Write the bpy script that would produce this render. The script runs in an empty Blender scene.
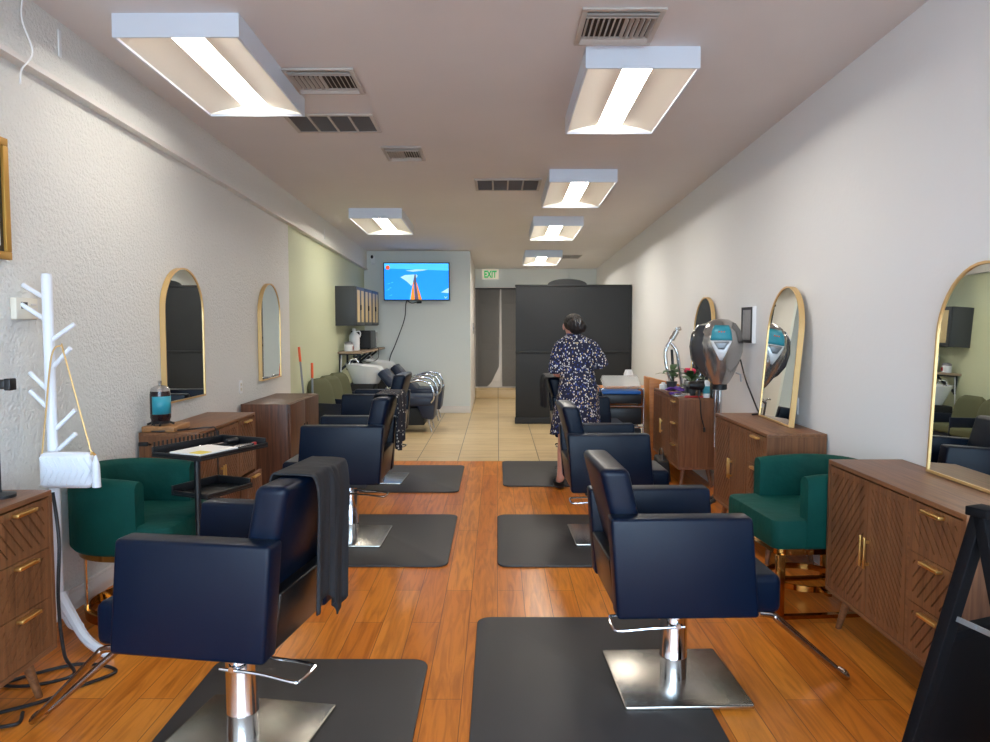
import bpy, bmesh, math, random
from mathutils import Vector, Matrix
R = math.radians
random.seed(7)
S = bpy.context.scene
COL = S.collection

# ------------------------------------------------------------------ helpers
def lin(c):
    return tuple(((v/255)/12.92 if v/255 <= .04045 else ((v/255+.055)/1.055)**2.4) for v in c)

def newmat(name):
    m = bpy.data.materials.new(name); m.use_nodes = True
    nt = m.node_tree
    return m, nt, nt.nodes['Principled BSDF']

def bump(nt, bsdf, scale, strength, detail=3, dist=.01, stretch=None, coord='Object'):
    tc = nt.nodes.new('ShaderNodeTexCoord'); n = nt.nodes.new('ShaderNodeTexNoise')
    n.inputs['Scale'].default_value = scale; n.inputs['Detail'].default_value = detail
    b = nt.nodes.new('ShaderNodeBump'); b.inputs['Strength'].default_value = strength; b.inputs['Distance'].default_value = dist
    if stretch:
        mp = nt.nodes.new('ShaderNodeMapping'); mp.inputs['Scale'].default_value = stretch
        nt.links.new(tc.outputs[coord], mp.inputs[0]); nt.links.new(mp.outputs[0], n.inputs['Vector'])
    else:
        nt.links.new(tc.outputs[coord], n.inputs['Vector'])
    nt.links.new(n.outputs[0], b.inputs['Height']); nt.links.new(b.outputs[0], bsdf.inputs['Normal'])
    return n

def mat(name, rgb, rough=.5, metal=0, bs=None, coat=0, var=0, vscale=4, spec=.5, sheen=0):
    m, nt, b = newmat(name)
    c = lin(rgb)
    b.inputs['Base Color'].default_value = (*c, 1)
    b.inputs['Roughness'].default_value = rough; b.inputs['Metallic'].default_value = metal
    b.inputs['Coat Weight'].default_value = coat; b.inputs['Coat Roughness'].default_value = .15
    b.inputs['Specular IOR Level'].default_value = spec
    if sheen:
        b.inputs['Sheen Weight'].default_value = sheen; b.inputs['Sheen Roughness'].default_value = .4
        b.inputs['Sheen Tint'].default_value = (*lin(tuple(min(255, v*1.6+20) for v in rgb)), 1)
    if bs: bump(nt, b, *bs)
    if var:
        tc = nt.nodes.new('ShaderNodeTexCoord'); n = nt.nodes.new('ShaderNodeTexNoise'); n.inputs['Scale'].default_value = vscale
        n.inputs['Detail'].default_value = 4
        mx = nt.nodes.new('ShaderNodeMix'); mx.data_type = 'RGBA'
        mx.inputs[6].default_value = (*[max(0, v*(1-var)) for v in c], 1); mx.inputs[7].default_value = (*[min(1, v*(1+var)) for v in c], 1)
        nt.links.new(tc.outputs['Object'], n.inputs['Vector']); nt.links.new(n.outputs[0], mx.inputs[0]); nt.links.new(mx.outputs[2], b.inputs['Base Color'])
    return m

def emit(name, rgb, s):
    m, nt, b = newmat(name)
    b.inputs['Base Color'].default_value = (*lin(rgb), 1)
    b.inputs['Emission Color'].default_value = (*lin(rgb), 1); b.inputs['Emission Strength'].default_value = s
    return m

def wood(name, dark, light, axis='x', rough=.42, scale=1.0):
    m, nt, b = newmat(name)
    tc = nt.nodes.new('ShaderNodeTexCoord'); mp = nt.nodes.new('ShaderNodeMapping')
    st = {'x': (1.5, 30, 30), 'z': (30, 30, 1.5), 'y': (30, 1.5, 30)}[axis]
    mp.inputs['Scale'].default_value = tuple(v*scale for v in st)
    n = nt.nodes.new('ShaderNodeTexNoise'); n.inputs['Scale'].default_value = 1.6; n.inputs['Detail'].default_value = 6; n.inputs['Distortion'].default_value = .9
    cr = nt.nodes.new('ShaderNodeValToRGB')
    cr.color_ramp.elements[0].position = .3; cr.color_ramp.elements[0].color = (*lin(dark), 1)
    cr.color_ramp.elements[1].position = .7; cr.color_ramp.elements[1].color = (*lin(light), 1)
    nt.links.new(tc.outputs['Object'], mp.inputs[0]); nt.links.new(mp.outputs[0], n.inputs['Vector'])
    nt.links.new(n.outputs[0], cr.inputs[0]); nt.links.new(cr.outputs[0], b.inputs['Base Color'])
    b.inputs['Roughness'].default_value = rough
    return m

class MB:
    """collects shapes into one mesh"""
    def __init__(s): s.bm = bmesh.new()
    def _add(s, bm2, M=None, mi=0):
        for f in bm2.faces: f.material_index = mi
        if M is not None: bmesh.ops.transform(bm2, matrix=M, verts=bm2.verts)
        me = bpy.data.meshes.new('t'); bm2.to_mesh(me); bm2.free(); s.bm.from_mesh(me); bpy.data.meshes.remove(me)
    def box(s, x0, x1, y0, y1, z0, z1, bev=0, mi=0, M=None, seg=3):
        b = bmesh.new(); bmesh.ops.create_cube(b, size=1)
        bmesh.ops.scale(b, vec=(x1-x0, y1-y0, z1-z0), verts=b.verts)
        bmesh.ops.translate(b, vec=((x0+x1)/2, (y0+y1)/2, (z0+z1)/2), verts=b.verts)
        if bev: bmesh.ops.bevel(b, geom=b.edges[:], offset=bev, segments=seg, profile=.5, affect='EDGES')
        s._add(b, M, mi); return s
    def hexa(s, bot, top, bev=0, mi=0, M=None, seg=3):
        """bot/top: 4 points each, same winding"""
        b = bmesh.new(); v = [b.verts.new(p) for p in list(bot)+list(top)]
        for f in ((3,2,1,0), (4,5,6,7), (0,1,5,4), (1,2,6,5), (2,3,7,6), (3,0,4,7)): b.faces.new([v[i] for i in f])
        bmesh.ops.recalc_face_normals(b, faces=b.faces)
        if bev: bmesh.ops.bevel(b, geom=b.edges[:], offset=bev, segments=seg, profile=.5, affect='EDGES')
        s._add(b, M, mi); return s
    def prism(s, poly, depth, M=None, mi=0, bev=0):
        """polygon in local xy extruded along +z by depth"""
        b = bmesh.new(); n = len(poly)
        lo = [b.verts.new((p[0], p[1], 0)) for p in poly]; hi = [b.verts.new((p[0], p[1], depth)) for p in poly]
        b.faces.new(lo[::-1]); b.faces.new(hi)
        for i in range(n): b.faces.new((lo[i], lo[(i+1) % n], hi[(i+1) % n], hi[i]))
        bmesh.ops.recalc_face_normals(b, faces=b.faces)
        if bev:
            bmesh.ops.bevel(b, geom=[e for e in b.edges if not (e.verts[0].co.z == 0) ^ (e.verts[1].co.z == 0)], offset=bev, segments=2, profile=.5, affect='EDGES')
        s._add(b, M, mi); return s
    def tube(s, pts, r, seg=10, mi=0, M=None, closed=False, caps=True):
        pts = [Vector(p) for p in pts]; n = len(pts); b = bmesh.new(); rings = []
        rr = r if isinstance(r, (list, tuple)) else [r]*n
        prev = None
        for i, p in enumerate(pts):
            if closed: t = pts[(i+1) % n]-pts[i-1]
            else: t = pts[min(i+1, n-1)]-pts[max(i-1, 0)]
            t.normalize()
            if prev is None:
                a = Vector((0, 0, 1)) if abs(t.z) < .9 else Vector((1, 0, 0))
                u = t.cross(a).normalized()
            else:
                u = (prev-t*prev.dot(t)); u.normalize()
            w = t.cross(u); prev = u
            rings.append([b.verts.new(p+(u*math.cos(2*math.pi*k/seg)+w*math.sin(2*math.pi*k/seg))*rr[i]) for k in range(seg)])
        m = n if closed else n-1
        for i in range(m):
            A, B = rings[i], rings[(i+1) % n]
            for k in range(seg): b.faces.new((A[k], A[(k+1) % seg], B[(k+1) % seg], B[k]))
        if caps and not closed: b.faces.new(rings[0][::-1]); b.faces.new(rings[-1])
        bmesh.ops.recalc_face_normals(b, faces=b.faces)
        s._add(b, M, mi); return s
    def lathe(s, prof, c=(0, 0, 0), seg=28, mi=0, M=None, sx=1, sy=1):
        """profile (r,z) revolved about z through c"""
        b = bmesh.new(); rings = []
        for r, z in prof:
            if r < 1e-5: rings.append([b.verts.new((0, 0, z))])
            else: rings.append([b.verts.new((r*sx*math.cos(2*math.pi*k/seg), r*sy*math.sin(2*math.pi*k/seg), z)) for k in range(seg)])
        for A, B in zip(rings, rings[1:]):
            for k in range(seg):
                q = [A[k % len(A)], A[(k+1) % len(A)], B[(k+1) % len(B)], B[k % len(B)]]
                u = []
                for v in q:
                    if v not in u: u.append(v)
                if len(u) > 2: b.faces.new(u)
        if len(rings[0]) > 1: b.faces.new(rings[0][::-1])
        if len(rings[-1]) > 1: b.faces.new(rings[-1])
        bmesh.ops.recalc_face_normals(b, faces=b.faces)
        bmesh.ops.translate(b, vec=c, verts=b.verts)
        s._add(b, M, mi); return s
    def ball(s, c, r, mi=0, M=None, seg=20):
        b = bmesh.new(); bmesh.ops.create_uvsphere(b, u_segments=seg, v_segments=seg//2+2, radius=1)
        rr = r if isinstance(r, (tuple, list)) else (r, r, r)
        bmesh.ops.scale(b, vec=rr, verts=b.verts); bmesh.ops.translate(b, vec=c, verts=b.verts)
        s._add(b, M, mi); return s
    def grid(s, fn, nu, nv, mi=0, M=None, closed_u=False):
        b = bmesh.new(); V = [[b.verts.new(fn(i/(nu if closed_u else nu-1), j/(nv-1))) for j in range(nv)] for i in range(nu)]
        for i in range(nu if closed_u else nu-1):
            for j in range(nv-1):
                b.faces.new((V[i][j], V[(i+1) % nu][j], V[(i+1) % nu][j+1], V[i][j+1]))
        bmesh.ops.recalc_face_normals(b, faces=b.faces)
        s._add(b, M, mi); return s
    def build(s, name, mats, parent=None, origin=None, ang=38, solid=0, sub=0):
        if origin is not None: bmesh.ops.translate(s.bm, vec=-Vector(origin), verts=s.bm.verts)
        me = bpy.data.meshes.new(name); s.bm.to_mesh(me); s.bm.free()
        for m in (mats if isinstance(mats, (list, tuple)) else [mats]): me.materials.append(m)
        me.polygons.foreach_set('use_smooth', [True]*len(me.polygons))
        me.set_sharp_from_angle(angle=R(ang))
        o = bpy.data.objects.new(name, me); COL.objects.link(o)
        if parent: o.parent = parent
        if origin is not None: o.location = origin
        if solid:
            md = o.modifiers.new('s', 'SOLIDIFY'); md.thickness = solid; md.offset = 0
        if sub:
            md = o.modifiers.new('u', 'SUBSURF'); md.levels = sub; md.render_levels = sub
        return o

def tag(o, label, cat, group=None, kind=None):
    o['label'] = label; o['category'] = cat
    if group: o['group'] = group
    if kind: o['kind'] = kind
    return o
def thing(name, label, cat, loc=(0, 0, 0), rz=0, group=None, rx=0):
    o = bpy.data.objects.new(name, None); COL.objects.link(o); o.empty_display_size = .1
    o.location = loc; o.rotation_euler = (rx, 0, rz)
    return tag(o, label, cat, group)
def struct(o): o['kind'] = 'structure'; return o
def smooth(pts, n=8):
    P = [Vector(p) for p in pts]; out = []
    for i in range(len(P)-1):
        a, b, c, d = P[max(i-1, 0)], P[i], P[i+1], P[min(i+2, len(P)-1)]
        for k in range(n):
            t = k/n
            out.append(.5*((2*b)+(c-a)*t+(2*a-5*b+4*c-d)*t*t+(3*b-a-3*c+d)*t**3))
    return out+[P[-1]]
def MX(loc=(0, 0, 0), rot=(0, 0, 0)):
    from mathutils import Euler
    return Matrix.Translation(loc) @ Euler(rot).to_matrix().to_4x4()

# ------------------------------------------------------------------ materials
M_left = mat('plaster_white', (222, 222, 218), .55, bs=(62, .9, 3, .012))
M_right = mat('plaster_smooth', (228, 230, 232), .62, bs=(40, .12, 3, .01))
M_green = mat('plaster_sage', (198, 204, 172), .6, bs=(55, .3, 3, .01))
M_tvwall = mat('plaster_cool', (220, 226, 224), .6, bs=(40, .15, 3, .01))
M_ceil = mat('ceiling_paint', (218, 216, 217), .75, bs=(6, .1, 3, .02), var=.05, vscale=1.5)
M_trimw = mat('white_trim', (222, 218, 214), .45)
M_white = mat('white_gloss', (236, 238, 240), .3)
M_rack = mat('white_lacquer', (232, 236, 244), .35)
M_leather = mat('black_leather', (2, 16, 36), .38, bs=(160, .12, 3, .003), spec=.22)
M_leather2 = mat('black_leather_shell', (24, 22, 22), .3, spec=.6)
M_navy = mat('navy_vinyl', (27, 36, 58), .4, bs=(120, .1, 3, .003))
M_chrome = mat('chrome', (216, 220, 226), .09, 1)
M_steel = mat('brushed_steel', (196, 192, 184), .26, 1, bs=(60, .08, 2, .002, (1, 30, 1)))
M_bronze = mat('dark_chrome', (176, 166, 162), .2, 1)
M_gold = mat('brushed_gold', (226, 184, 112), .3, 1)
M_goldp = mat('polished_gold', (176, 128, 66), .1, 1)
M_goldl = mat('pale_gold', (222, 186, 128), .4, .6)
M_velvet = mat('emerald_velvet', (2, 66, 58), .7, bs=(14, .3, 4, .02), var=.35, vscale=6, spec=.2, sheen=.16)
M_mat = mat('black_rubber', (53, 50, 50), .55, bs=(220, .15, 2, .002), var=.06, vscale=2)
M_black = mat('black_plastic', (22, 23, 26), .4)
M_blackm = mat('matte_black', (15, 16, 19), .65)
M_cloth = mat('black_cloth', (29, 30, 34), .8, bs=(14, .25, 3, .02))
M_blackw = mat('black_painted_wood', (22, 23, 25), .55, bs=(18, .2, 4, .006, (8, 8, .6)), var=.18, vscale=2)
M_walnut = wood('walnut_x', (98, 60, 36), (140, 94, 60), 'x')
M_walnutz = wood('walnut_z', (92, 56, 33), (134, 88, 55), 'z')
M_walnutd = wood('walnut_dark', (70, 42, 29), (112, 72, 48), 'z')
M_tan = wood('tan_wood', (168, 104, 50), (196, 128, 66), 'x')
M_mirror = mat('mirror_glass', (225, 230, 230), .01, 1)
M_olive = mat('olive_fabric', (88, 90, 64), .85, bs=(90, .3, 3, .006))
M_por = mat('porcelain', (238, 240, 240), .12, coat=.4)
M_dgrey = mat('charcoal_laminate', (52, 55, 58), .5)
M_cream = mat('cream_panel', (214, 190, 140), .5)
M_shelf = mat('grey_oak', (150, 128, 104), .55, var=.1)
M_vent = mat('vent_enamel', (186, 180, 174), .45)
M_ventd = mat('vent_dark', (60, 57, 55), .7)
M_lightbox = mat('light_housing', (214, 222, 234), .45)
M_refl = mat('light_reflector', (252, 248, 238), .5)
M_lens = emit('light_lens', (255, 248, 236), 22)
M_lens2 = emit('light_lens_bright', (255, 248, 236), 46)
M_lens3 = emit('light_lens_dim', (255, 248, 236), 15)
M_orange = mat('orange_plastic', (232, 92, 36), .45)
M_grey = mat('grey_metal', (128, 132, 136), .4, .5)
M_skin = mat('skin', (198, 142, 124), .5)
M_hair = mat('dark_hair', (34, 26, 23), .6, bs=(16, .9, 4, .02, (6, 6, .8)), var=.5, vscale=30)
M_teal = mat('teal_label', (42, 142, 160), .4)
M_silver = mat('silver_plastic', (180, 178, 176), .2, .85)
M_pearl = mat('pearl_plastic', (222, 226, 230), .25, .2)
M_smoke = mat('smoky_plastic', (70, 72, 76), .12, .2)
M_purple = mat('purple_cloth', (84, 44, 140), .8)
M_leaf = mat('leaf', (52, 84, 44), .45, var=.25, vscale=20)
M_pink = mat('pink_petal', (226, 40, 92), .6)
M_red = mat('red_plastic', (170, 34, 34), .4)
M_paper = mat('white_paper', (236, 234, 228), .7)
M_yellow = mat('yellow_paper', (226, 204, 92), .7)
M_blue = mat('blue_plastic', (40, 110, 190), .4)
M_bag = mat('white_leather', (226, 230, 238), .45)
M_sign = mat('sign_black', (6, 7, 11), .7, spec=.15)
M_plate = mat('ivory_plastic', (228, 222, 206), .4)

def glassy(name, rgb, t, rough=.08):
    m, nt, b = newmat(name)
    b.inputs['Base Color'].default_value = (*lin(rgb), 1); b.inputs['Roughness'].default_value = rough
    tr = nt.nodes.new('ShaderNodeBsdfTransparent'); mx = nt.nodes.new('ShaderNodeMixShader'); mx.inputs[0].default_value = 1-t
    nt.links.new(tr.outputs[0], mx.inputs[1]); nt.links.new(b.outputs[0], mx.inputs[2])
    nt.links.new(mx.outputs[0], nt.nodes['Material Output'].inputs[0])
    return m
M_pane = glassy('window_glass', (230, 240, 240), .93)
M_clear = glassy('clear_plastic', (214, 216, 216), .55)
M_sheer = glassy('sheer_black_mesh', (44, 45, 48), .4, .8)
M_jar = glassy('dark_glass', (40, 20, 24), .12)

def floor_wood():
    m, nt, b = newmat('orange_laminate')
    tc = nt.nodes.new('ShaderNodeTexCoord'); mp = nt.nodes.new('ShaderNodeMapping'); mp.inputs['Rotation'].default_value = (0, 0, R(90))
    br = nt.nodes.new('ShaderNodeTexBrick'); br.offset = .37; br.offset_frequency = 2
    br.inputs['Scale'].default_value = 1; br.inputs['Brick Width'].default_value = 1.2; br.inputs['Row Height'].default_value = .142
    br.inputs['Mortar Size'].default_value = .0016; br.inputs['Mortar Smooth'].default_value = .1; br.inputs['Bias'].default_value = 0
    br.inputs['Color1'].default_value = (*lin((224, 140, 52)), 1); br.inputs['Color2'].default_value = (*lin((204, 116, 36)), 1)
    br.inputs['Mortar'].default_value = (*lin((122, 66, 30)), 1)
    nt.links.new(tc.outputs['Object'], mp.inputs[0]); nt.links.new(mp.outputs[0], br.inputs['Vector'])
    m2 = nt.nodes.new('ShaderNodeMapping'); m2.inputs['Scale'].default_value = (16, 1.3, 1)
    n = nt.nodes.new('ShaderNodeTexNoise'); n.inputs['Scale'].default_value = 1.5; n.inputs['Detail'].default_value = 7; n.inputs['Distortion'].default_value = 1.6
    nt.links.new(tc.outputs['Object'], m2.inputs[0]); nt.links.new(m2.outputs[0], n.inputs['Vector'])
    cr = nt.nodes.new('ShaderNodeValToRGB'); cr.color_ramp.elements[0].position = .28; cr.color_ramp.elements[0].color = (.5, .38, .26, 1)
    cr.color_ramp.elements[1].position = .58; cr.color_ramp.elements[1].color = (1, 1, 1, 1)
    nt.links.new(n.outputs[0], cr.inputs[0])
    mx = nt.nodes.new('ShaderNodeMix'); mx.data_type = 'RGBA'; mx.blend_type = 'MULTIPLY'; mx.inputs[0].default_value = .75
    nt.links.new(br.outputs['Color'], mx.inputs[6]); nt.links.new(cr.outputs[0], mx.inputs[7]); nt.links.new(mx.outputs[2], b.inputs['Base Color'])
    bp = nt.nodes.new('ShaderNodeBump'); bp.inputs['Strength'].default_value = .3; bp.inputs['Distance'].default_value = .004; bp.invert = True
    nt.links.new(br.outputs['Fac'], bp.inputs['Height']); nt.links.new(bp.outputs[0], b.inputs['Normal'])
    b.inputs['Roughness'].default_value = .3; b.inputs['Specular IOR Level'].default_value = .35
    return m
def floor_tile():
    m, nt, b = newmat('beige_tile')
    tc = nt.nodes.new('ShaderNodeTexCoord'); mp = nt.nodes.new('ShaderNodeMapping'); mp.inputs['Location'].default_value = (-.012, -8.63+.443*20, 0)
    br = nt.nodes.new('ShaderNodeTexBrick'); br.offset = 0
    br.inputs['Scale'].default_value = 1; br.inputs['Brick Width'].default_value = .443; br.inputs['Row Height'].default_value = .443
    br.inputs['Mortar Size'].default_value = .004; br.inputs['Mortar Smooth'].default_value = .1
    br.inputs['Color1'].default_value = (*lin((214, 192, 152)), 1); br.inputs['Color2'].default_value = (*lin((204, 180, 138)), 1)
    br.inputs['Mortar'].default_value = (*lin((84, 72, 60)), 1)
    nt.links.new(tc.outputs['Object'], mp.inputs[0]); nt.links.new(mp.outputs[0], br.inputs['Vector'])
    m2 = nt.nodes.new('ShaderNodeMapping'); m2.inputs['Scale'].default_value = (1.2, 7, 1)
    n = nt.nodes.new('ShaderNodeTexNoise'); n.inputs['Scale'].default_value = 2; n.inputs['Detail'].default_value = 5; n.inputs['Distortion'].default_value = .6
    nt.links.new(tc.outputs['Object'], m2.inputs[0]); nt.links.new(m2.outputs[0], n.inputs['Vector'])
    cr = nt.nodes.new('ShaderNodeValToRGB'); cr.color_ramp.elements[0].position = .3; cr.color_ramp.elements[0].color = (.7, .62, .5, 1)
    cr.color_ramp.elements[1].position = .62; cr.color_ramp.elements[1].color = (1, 1, 1, 1)
    nt.links.new(n.outputs[0], cr.inputs[0])
    mx = nt.nodes.new('ShaderNodeMix'); mx.data_type = 'RGBA'; mx.blend_type = 'MULTIPLY'; mx.inputs[0].default_value = .6
    nt.links.new(br.outputs['Color'], mx.inputs[6]); nt.links.new(cr.outputs[0], mx.inputs[7]); nt.links.new(mx.outputs[2], b.inputs['Base Color'])
    b.inputs['Roughness'].default_value = .35
    return m
M_floor = floor_wood(); M_tile = floor_tile()

# ------------------------------------------------------------------ the room
XL, XR = -2.2, 1.99
YF, YW, YT, YB = -1.6, 7.95, 12.3, 15.0          # front, wood/tile joint, tv wall, back wall
SL = .0335
def cz(y): return 3.09-SL*y
TILT = -math.atan(SL)

o = MB().box(XL-.1, XR+.1, YF, YW, -.06, 0).build('floor', M_floor); struct(o)
o = MB().box(XL-.1, XR+.1, YW, YB+.1, -.06, 0).build('floor_tiled', M_tile); struct(o)
o = MB().prism([(YF-.1, cz(YF-.1)), (YB+.2, cz(YB+.2)), (YB+.2, cz(YB+.2)+.1), (YF-.1, cz(YF-.1)+.1)], XR-XL+.24,
               Matrix(((0, 0, 1, XL-.12), (1, 0, 0, 0), (0, 1, 0, 0), (0, 0, 0, 1)))).build('ceiling', M_ceil); struct(o)
def yzwall(name, m, x0, x1, y0, y1, z0=0, lo=None, hi=None):
    """wall slab between x0..x1 whose top follows the sloping ceiling"""
    lo = lo or (z0, z0); hi = hi or (cz(y0), cz(y1))
    o = MB().prism([(y0, lo[0]), (y1, lo[1]), (y1, hi[1]), (y0, hi[0])], x1-x0,
                   Matrix(((0, 0, 1, x0), (1, 0, 0, 0), (0, 1, 0, 0), (0, 0, 0, 1)))).build(name, m)
    return struct(o)
yzwall('wall_left', M_left, XL-.12, XL, YF, 7.86)
yzwall('wall_left_sage', M_green, XL-.12, XL, 7.86, YT)
yzwall('wall_right', M_right, XR, XR+.12, YF, YB)
def lz(y): return 2.772-.0328*y                   # lower edge of the thicker band over the left wall
yzwall('wall_left_band', M_left, XL, XL+.045, YF, YT-.001, lo=(lz(YF), lz(YT)))
yzwall('trim_1', M_trimw, XL+.045, XL+.06, YF, YT-.001, lo=(lz(YF), lz(YT)), hi=(lz(YF)+.025, lz(YT)+.025))
o = MB().box(XL-.12, -.45, YT, YT+.12, 0, cz(YT)).build('wall_back_tv', M_tvwall); struct(o)
yzwall('wall_hall', M_trimw, -.57, -.45, YT+.12, YB)
o = MB().box(-.57, XR+.12, YB, YB+.12, 0, cz(YB)).build('wall_back', M_tvwall); struct(o)
o = MB().box(1.42, 1.47, YB-.05, YB, 0, cz(YB), .005).build('trim_2', M_tvwall); struct(o)
# baseboards
def base(name, x0, x1, y0, y1):
    o = MB().box(x0, x1, y0, y1, 0, .1, .006).box(x0, x1, y0, y1, .1, .118, .004).build(name, M_trimw); struct(o)
base('baseboard_left', XL, XL+.016, YF, YT); base('baseboard_right', XR-.016, XR, YF, YB)
base('baseboard_back', XL, -.45, YT-.014, YT)
o = MB().box(-.45, XR-.016, 14.72, YB, 0, .16, .006).box(-.45, XR-.016, 14.8, YB, .16, .2, .006).build('floor_step', M_tile); struct(o)
# storefront behind the viewer
f = MB()
f.box(XL-.12, XR+.12, YF-.1, YF, 0, .12); f.box(XL-.12, XR+.12, YF-.1, YF, 2.75, cz(YF)); f.box(XL-.12, XL+.1, YF-.1, YF, .12, 2.75); f.box(XR-.1, XR+.12, YF-.1, YF, .12, 2.75)
struct(f.build('wall_front', M_trimw))
w = MB()
for x in (-.85, .45): w.box(x-.03, x+.03, YF-.08, YF-.02, .12, 2.75)
w.box(XL+.1, XR-.1, YF-.08, YF-.02, 2.1, 2.16)
w = struct(w.build('window_1', M_grey))
MB().box(XL+.1, XR-.1, YF-.055, YF-.05, .12, 2.75).build('pane', M_pane, w)
struct(MB().box(-14, 14, -20, YF-.1, -.12, -.02).build('ground_outside', mat('pavement', (150, 148, 144), .8, var=.1)))

# ------------------------------------------------------------------ ceiling lights
def ceiling_light(x, y, label, lens=None):
    W, L, H = .61, 1.22, .115
    t = thing('ceiling_light', label, 'ceiling light', (x, y, cz(y)), 0, 'boxed ceiling lights', TILT)
    h = MB(); th = .012
    h.box(-W/2, W/2, -L/2, -L/2+th, -H, 0); h.box(-W/2, W/2, L/2-th, L/2, -H, 0)
    h.box(-W/2, -W/2+th, -L/2+th, L/2-th, -H, 0); h.box(W/2-th, W/2, -L/2+th, L/2-th, -H, 0)
    h.box(-W/2+th, W/2-th, -L/2+th, L/2-th, -.012, 0)
    h.build('housing', M_lightbox, t)
    r = MB(); hw = W/2-th
    def prof(u): return (.082+(hw-.082)*u, -.058-.045*math.sin(u*math.pi*.5)**1.3+.016*math.sin(u*math.pi))
    for sgn in (-1, 1):
        pr = [prof(k/8) for k in range(9)]
        poly = [(sgn*a, b) for a, b in pr]+[(sgn*hw, -.02), (sgn*.082, -.02)]
        r.prism(poly, L-2*th-.002, Matrix(((1, 0, 0, 0), (0, 0, 1, -L/2+th+.001), (0, 1, 0, 0), (0, 0, 0, 1))))
    r.build('reflector', M_refl, t)
    for sgn in (-1, 1):
        e = MB(); n = 12
        pts = [(-hw+2*hw*k/n, -.104) for k in range(n+1)]
        arc = [(hw-2*hw*k/n, -.1+.05*math.sin(math.pi*k/n)) for k in range(n+1)]
        e.prism(pts+arc, .008, Matrix(((1, 0, 0, 0), (0, 0, 1, sgn*(L/2-th-.006)-.004), (0, 1, 0, 0), (0, 0, 0, 1))))
        e.build('end_cap', M_refl, t)
    n = MB(); n.prism([(-.082, -.05), (-.055, -.06), (0, -.064), (.055, -.06), (.082, -.05)], L-2*th-.02,
                      Matrix(((1, 0, 0, 0), (0, 0, 1, -L/2+th+.01), (0, 1, 0, 0), (0, 0, 0, 1))))
    n.build('lens', lens or M_lens, t)
ceiling_light(-1.545, 4.26, 'white boxed ceiling light over the coat rack side, largest on the left', M_lens3)
ceiling_light(-1.40, 9.2, 'white boxed ceiling light on the left, small, just above and left of the television')
ceiling_light(.775, 4.66, 'large white boxed ceiling light beside the square air vent on the right')
ceiling_light(.77, 7.36, 'white boxed ceiling light second in the right row, behind the largest one')
ceiling_light(.74, 9.72, 'white boxed ceiling light third in the right row', M_lens2)
ceiling_light(.755, 12.8, 'white boxed ceiling light farthest back, above the black partition', M_lens2)

def vent(x, y, w, d, style, label):
    t = thing('ceiling_vent', label, 'air vent', (x, y, cz(y)), 0, None, TILT)
    f = MB(); b = .028
    f.box(-w/2, w/2, -d/2, -d/2+b, -.014, -.001, .003); f.box(-w/2, w/2, d/2-b, d/2, -.014, -.001, .003)
    f.box(-w/2, -w/2+b, -d/2+b, d/2-b, -.014, -.001, .003); f.box(w/2-b, w/2, -d/2+b, d/2-b, -.014, -.001, .003)
    f.build('frame', M_vent, t)
    MB().box(-w/2+b, w/2-b, -d/2+b, d/2-b, -.004, -.001).build('duct', M_ventd, t)
    s = MB(); iw, idp = w-2*b, d-2*b
    if style == 'return':
        for k in range(1, 4): s.box(-iw/2+iw*k/4-.008, -iw/2+iw*k/4+.008, -idp/2, idp/2, -.013, -.003)
        n = int(idp/.02)
        for k in range(n):
            yy = -idp/2+idp*(k+.5)/n
            s.box(-iw/2, iw/2, -.004, .004, -.003, .0, M=MX((0, yy, -.006), (R(35), 0, 0)), mi=1)
        s.build('louvre', [M_vent, mat('vent_louvre', (112, 106, 102), .6)], t)
    else:
        n = 13
        for k in range(n):
            xx = -iw/2+iw*(k+.5)/n
            s.box(-.002, .002, -idp*.3, idp*.3, -.014, .006, M=MX((xx, 0, -.008), (0, R(35 if k < n/2 else -35), 0)))
        for sg in (-1, 1):
            for q in (.36, .44): s.box(-iw/2, iw/2, -.002, .002, -.018, .006, M=MX((0, sg*idp*q, -.008), (R(35*sg), 0, 0)))
        s.box(-iw/2, iw/2, -idp*.33-.004, -idp*.33+.004, -.015, -.003); s.box(-iw/2, iw/2, idp*.33-.004, idp*.33+.004, -.015, -.003)
        s.build('louvre', M_vent, t)
vent(-1.04, 4.55, .42, .42, 'supply', 'slatted supply vent just right of the largest left ceiling light')
vent(-1.165, 5.38, .62, .42, 'return', 'long return air grille of four dark sections by the left ceiling light')
vent(-.77, 6.2, .32, .42, 'supply', 'small square ceiling vent in the middle of the room')
vent(.1, 7.36, .64, .5, 'return', 'four-section return grille left of the second right ceiling light')
vent(.6, 3.8, .4, .42, 'supply', 'large slatted supply vent touching the front of the right ceiling light')
vent(1.25, 13.0, .4, .4, 'supply', 'dark distant vent right of the farthest ceiling light')

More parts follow.
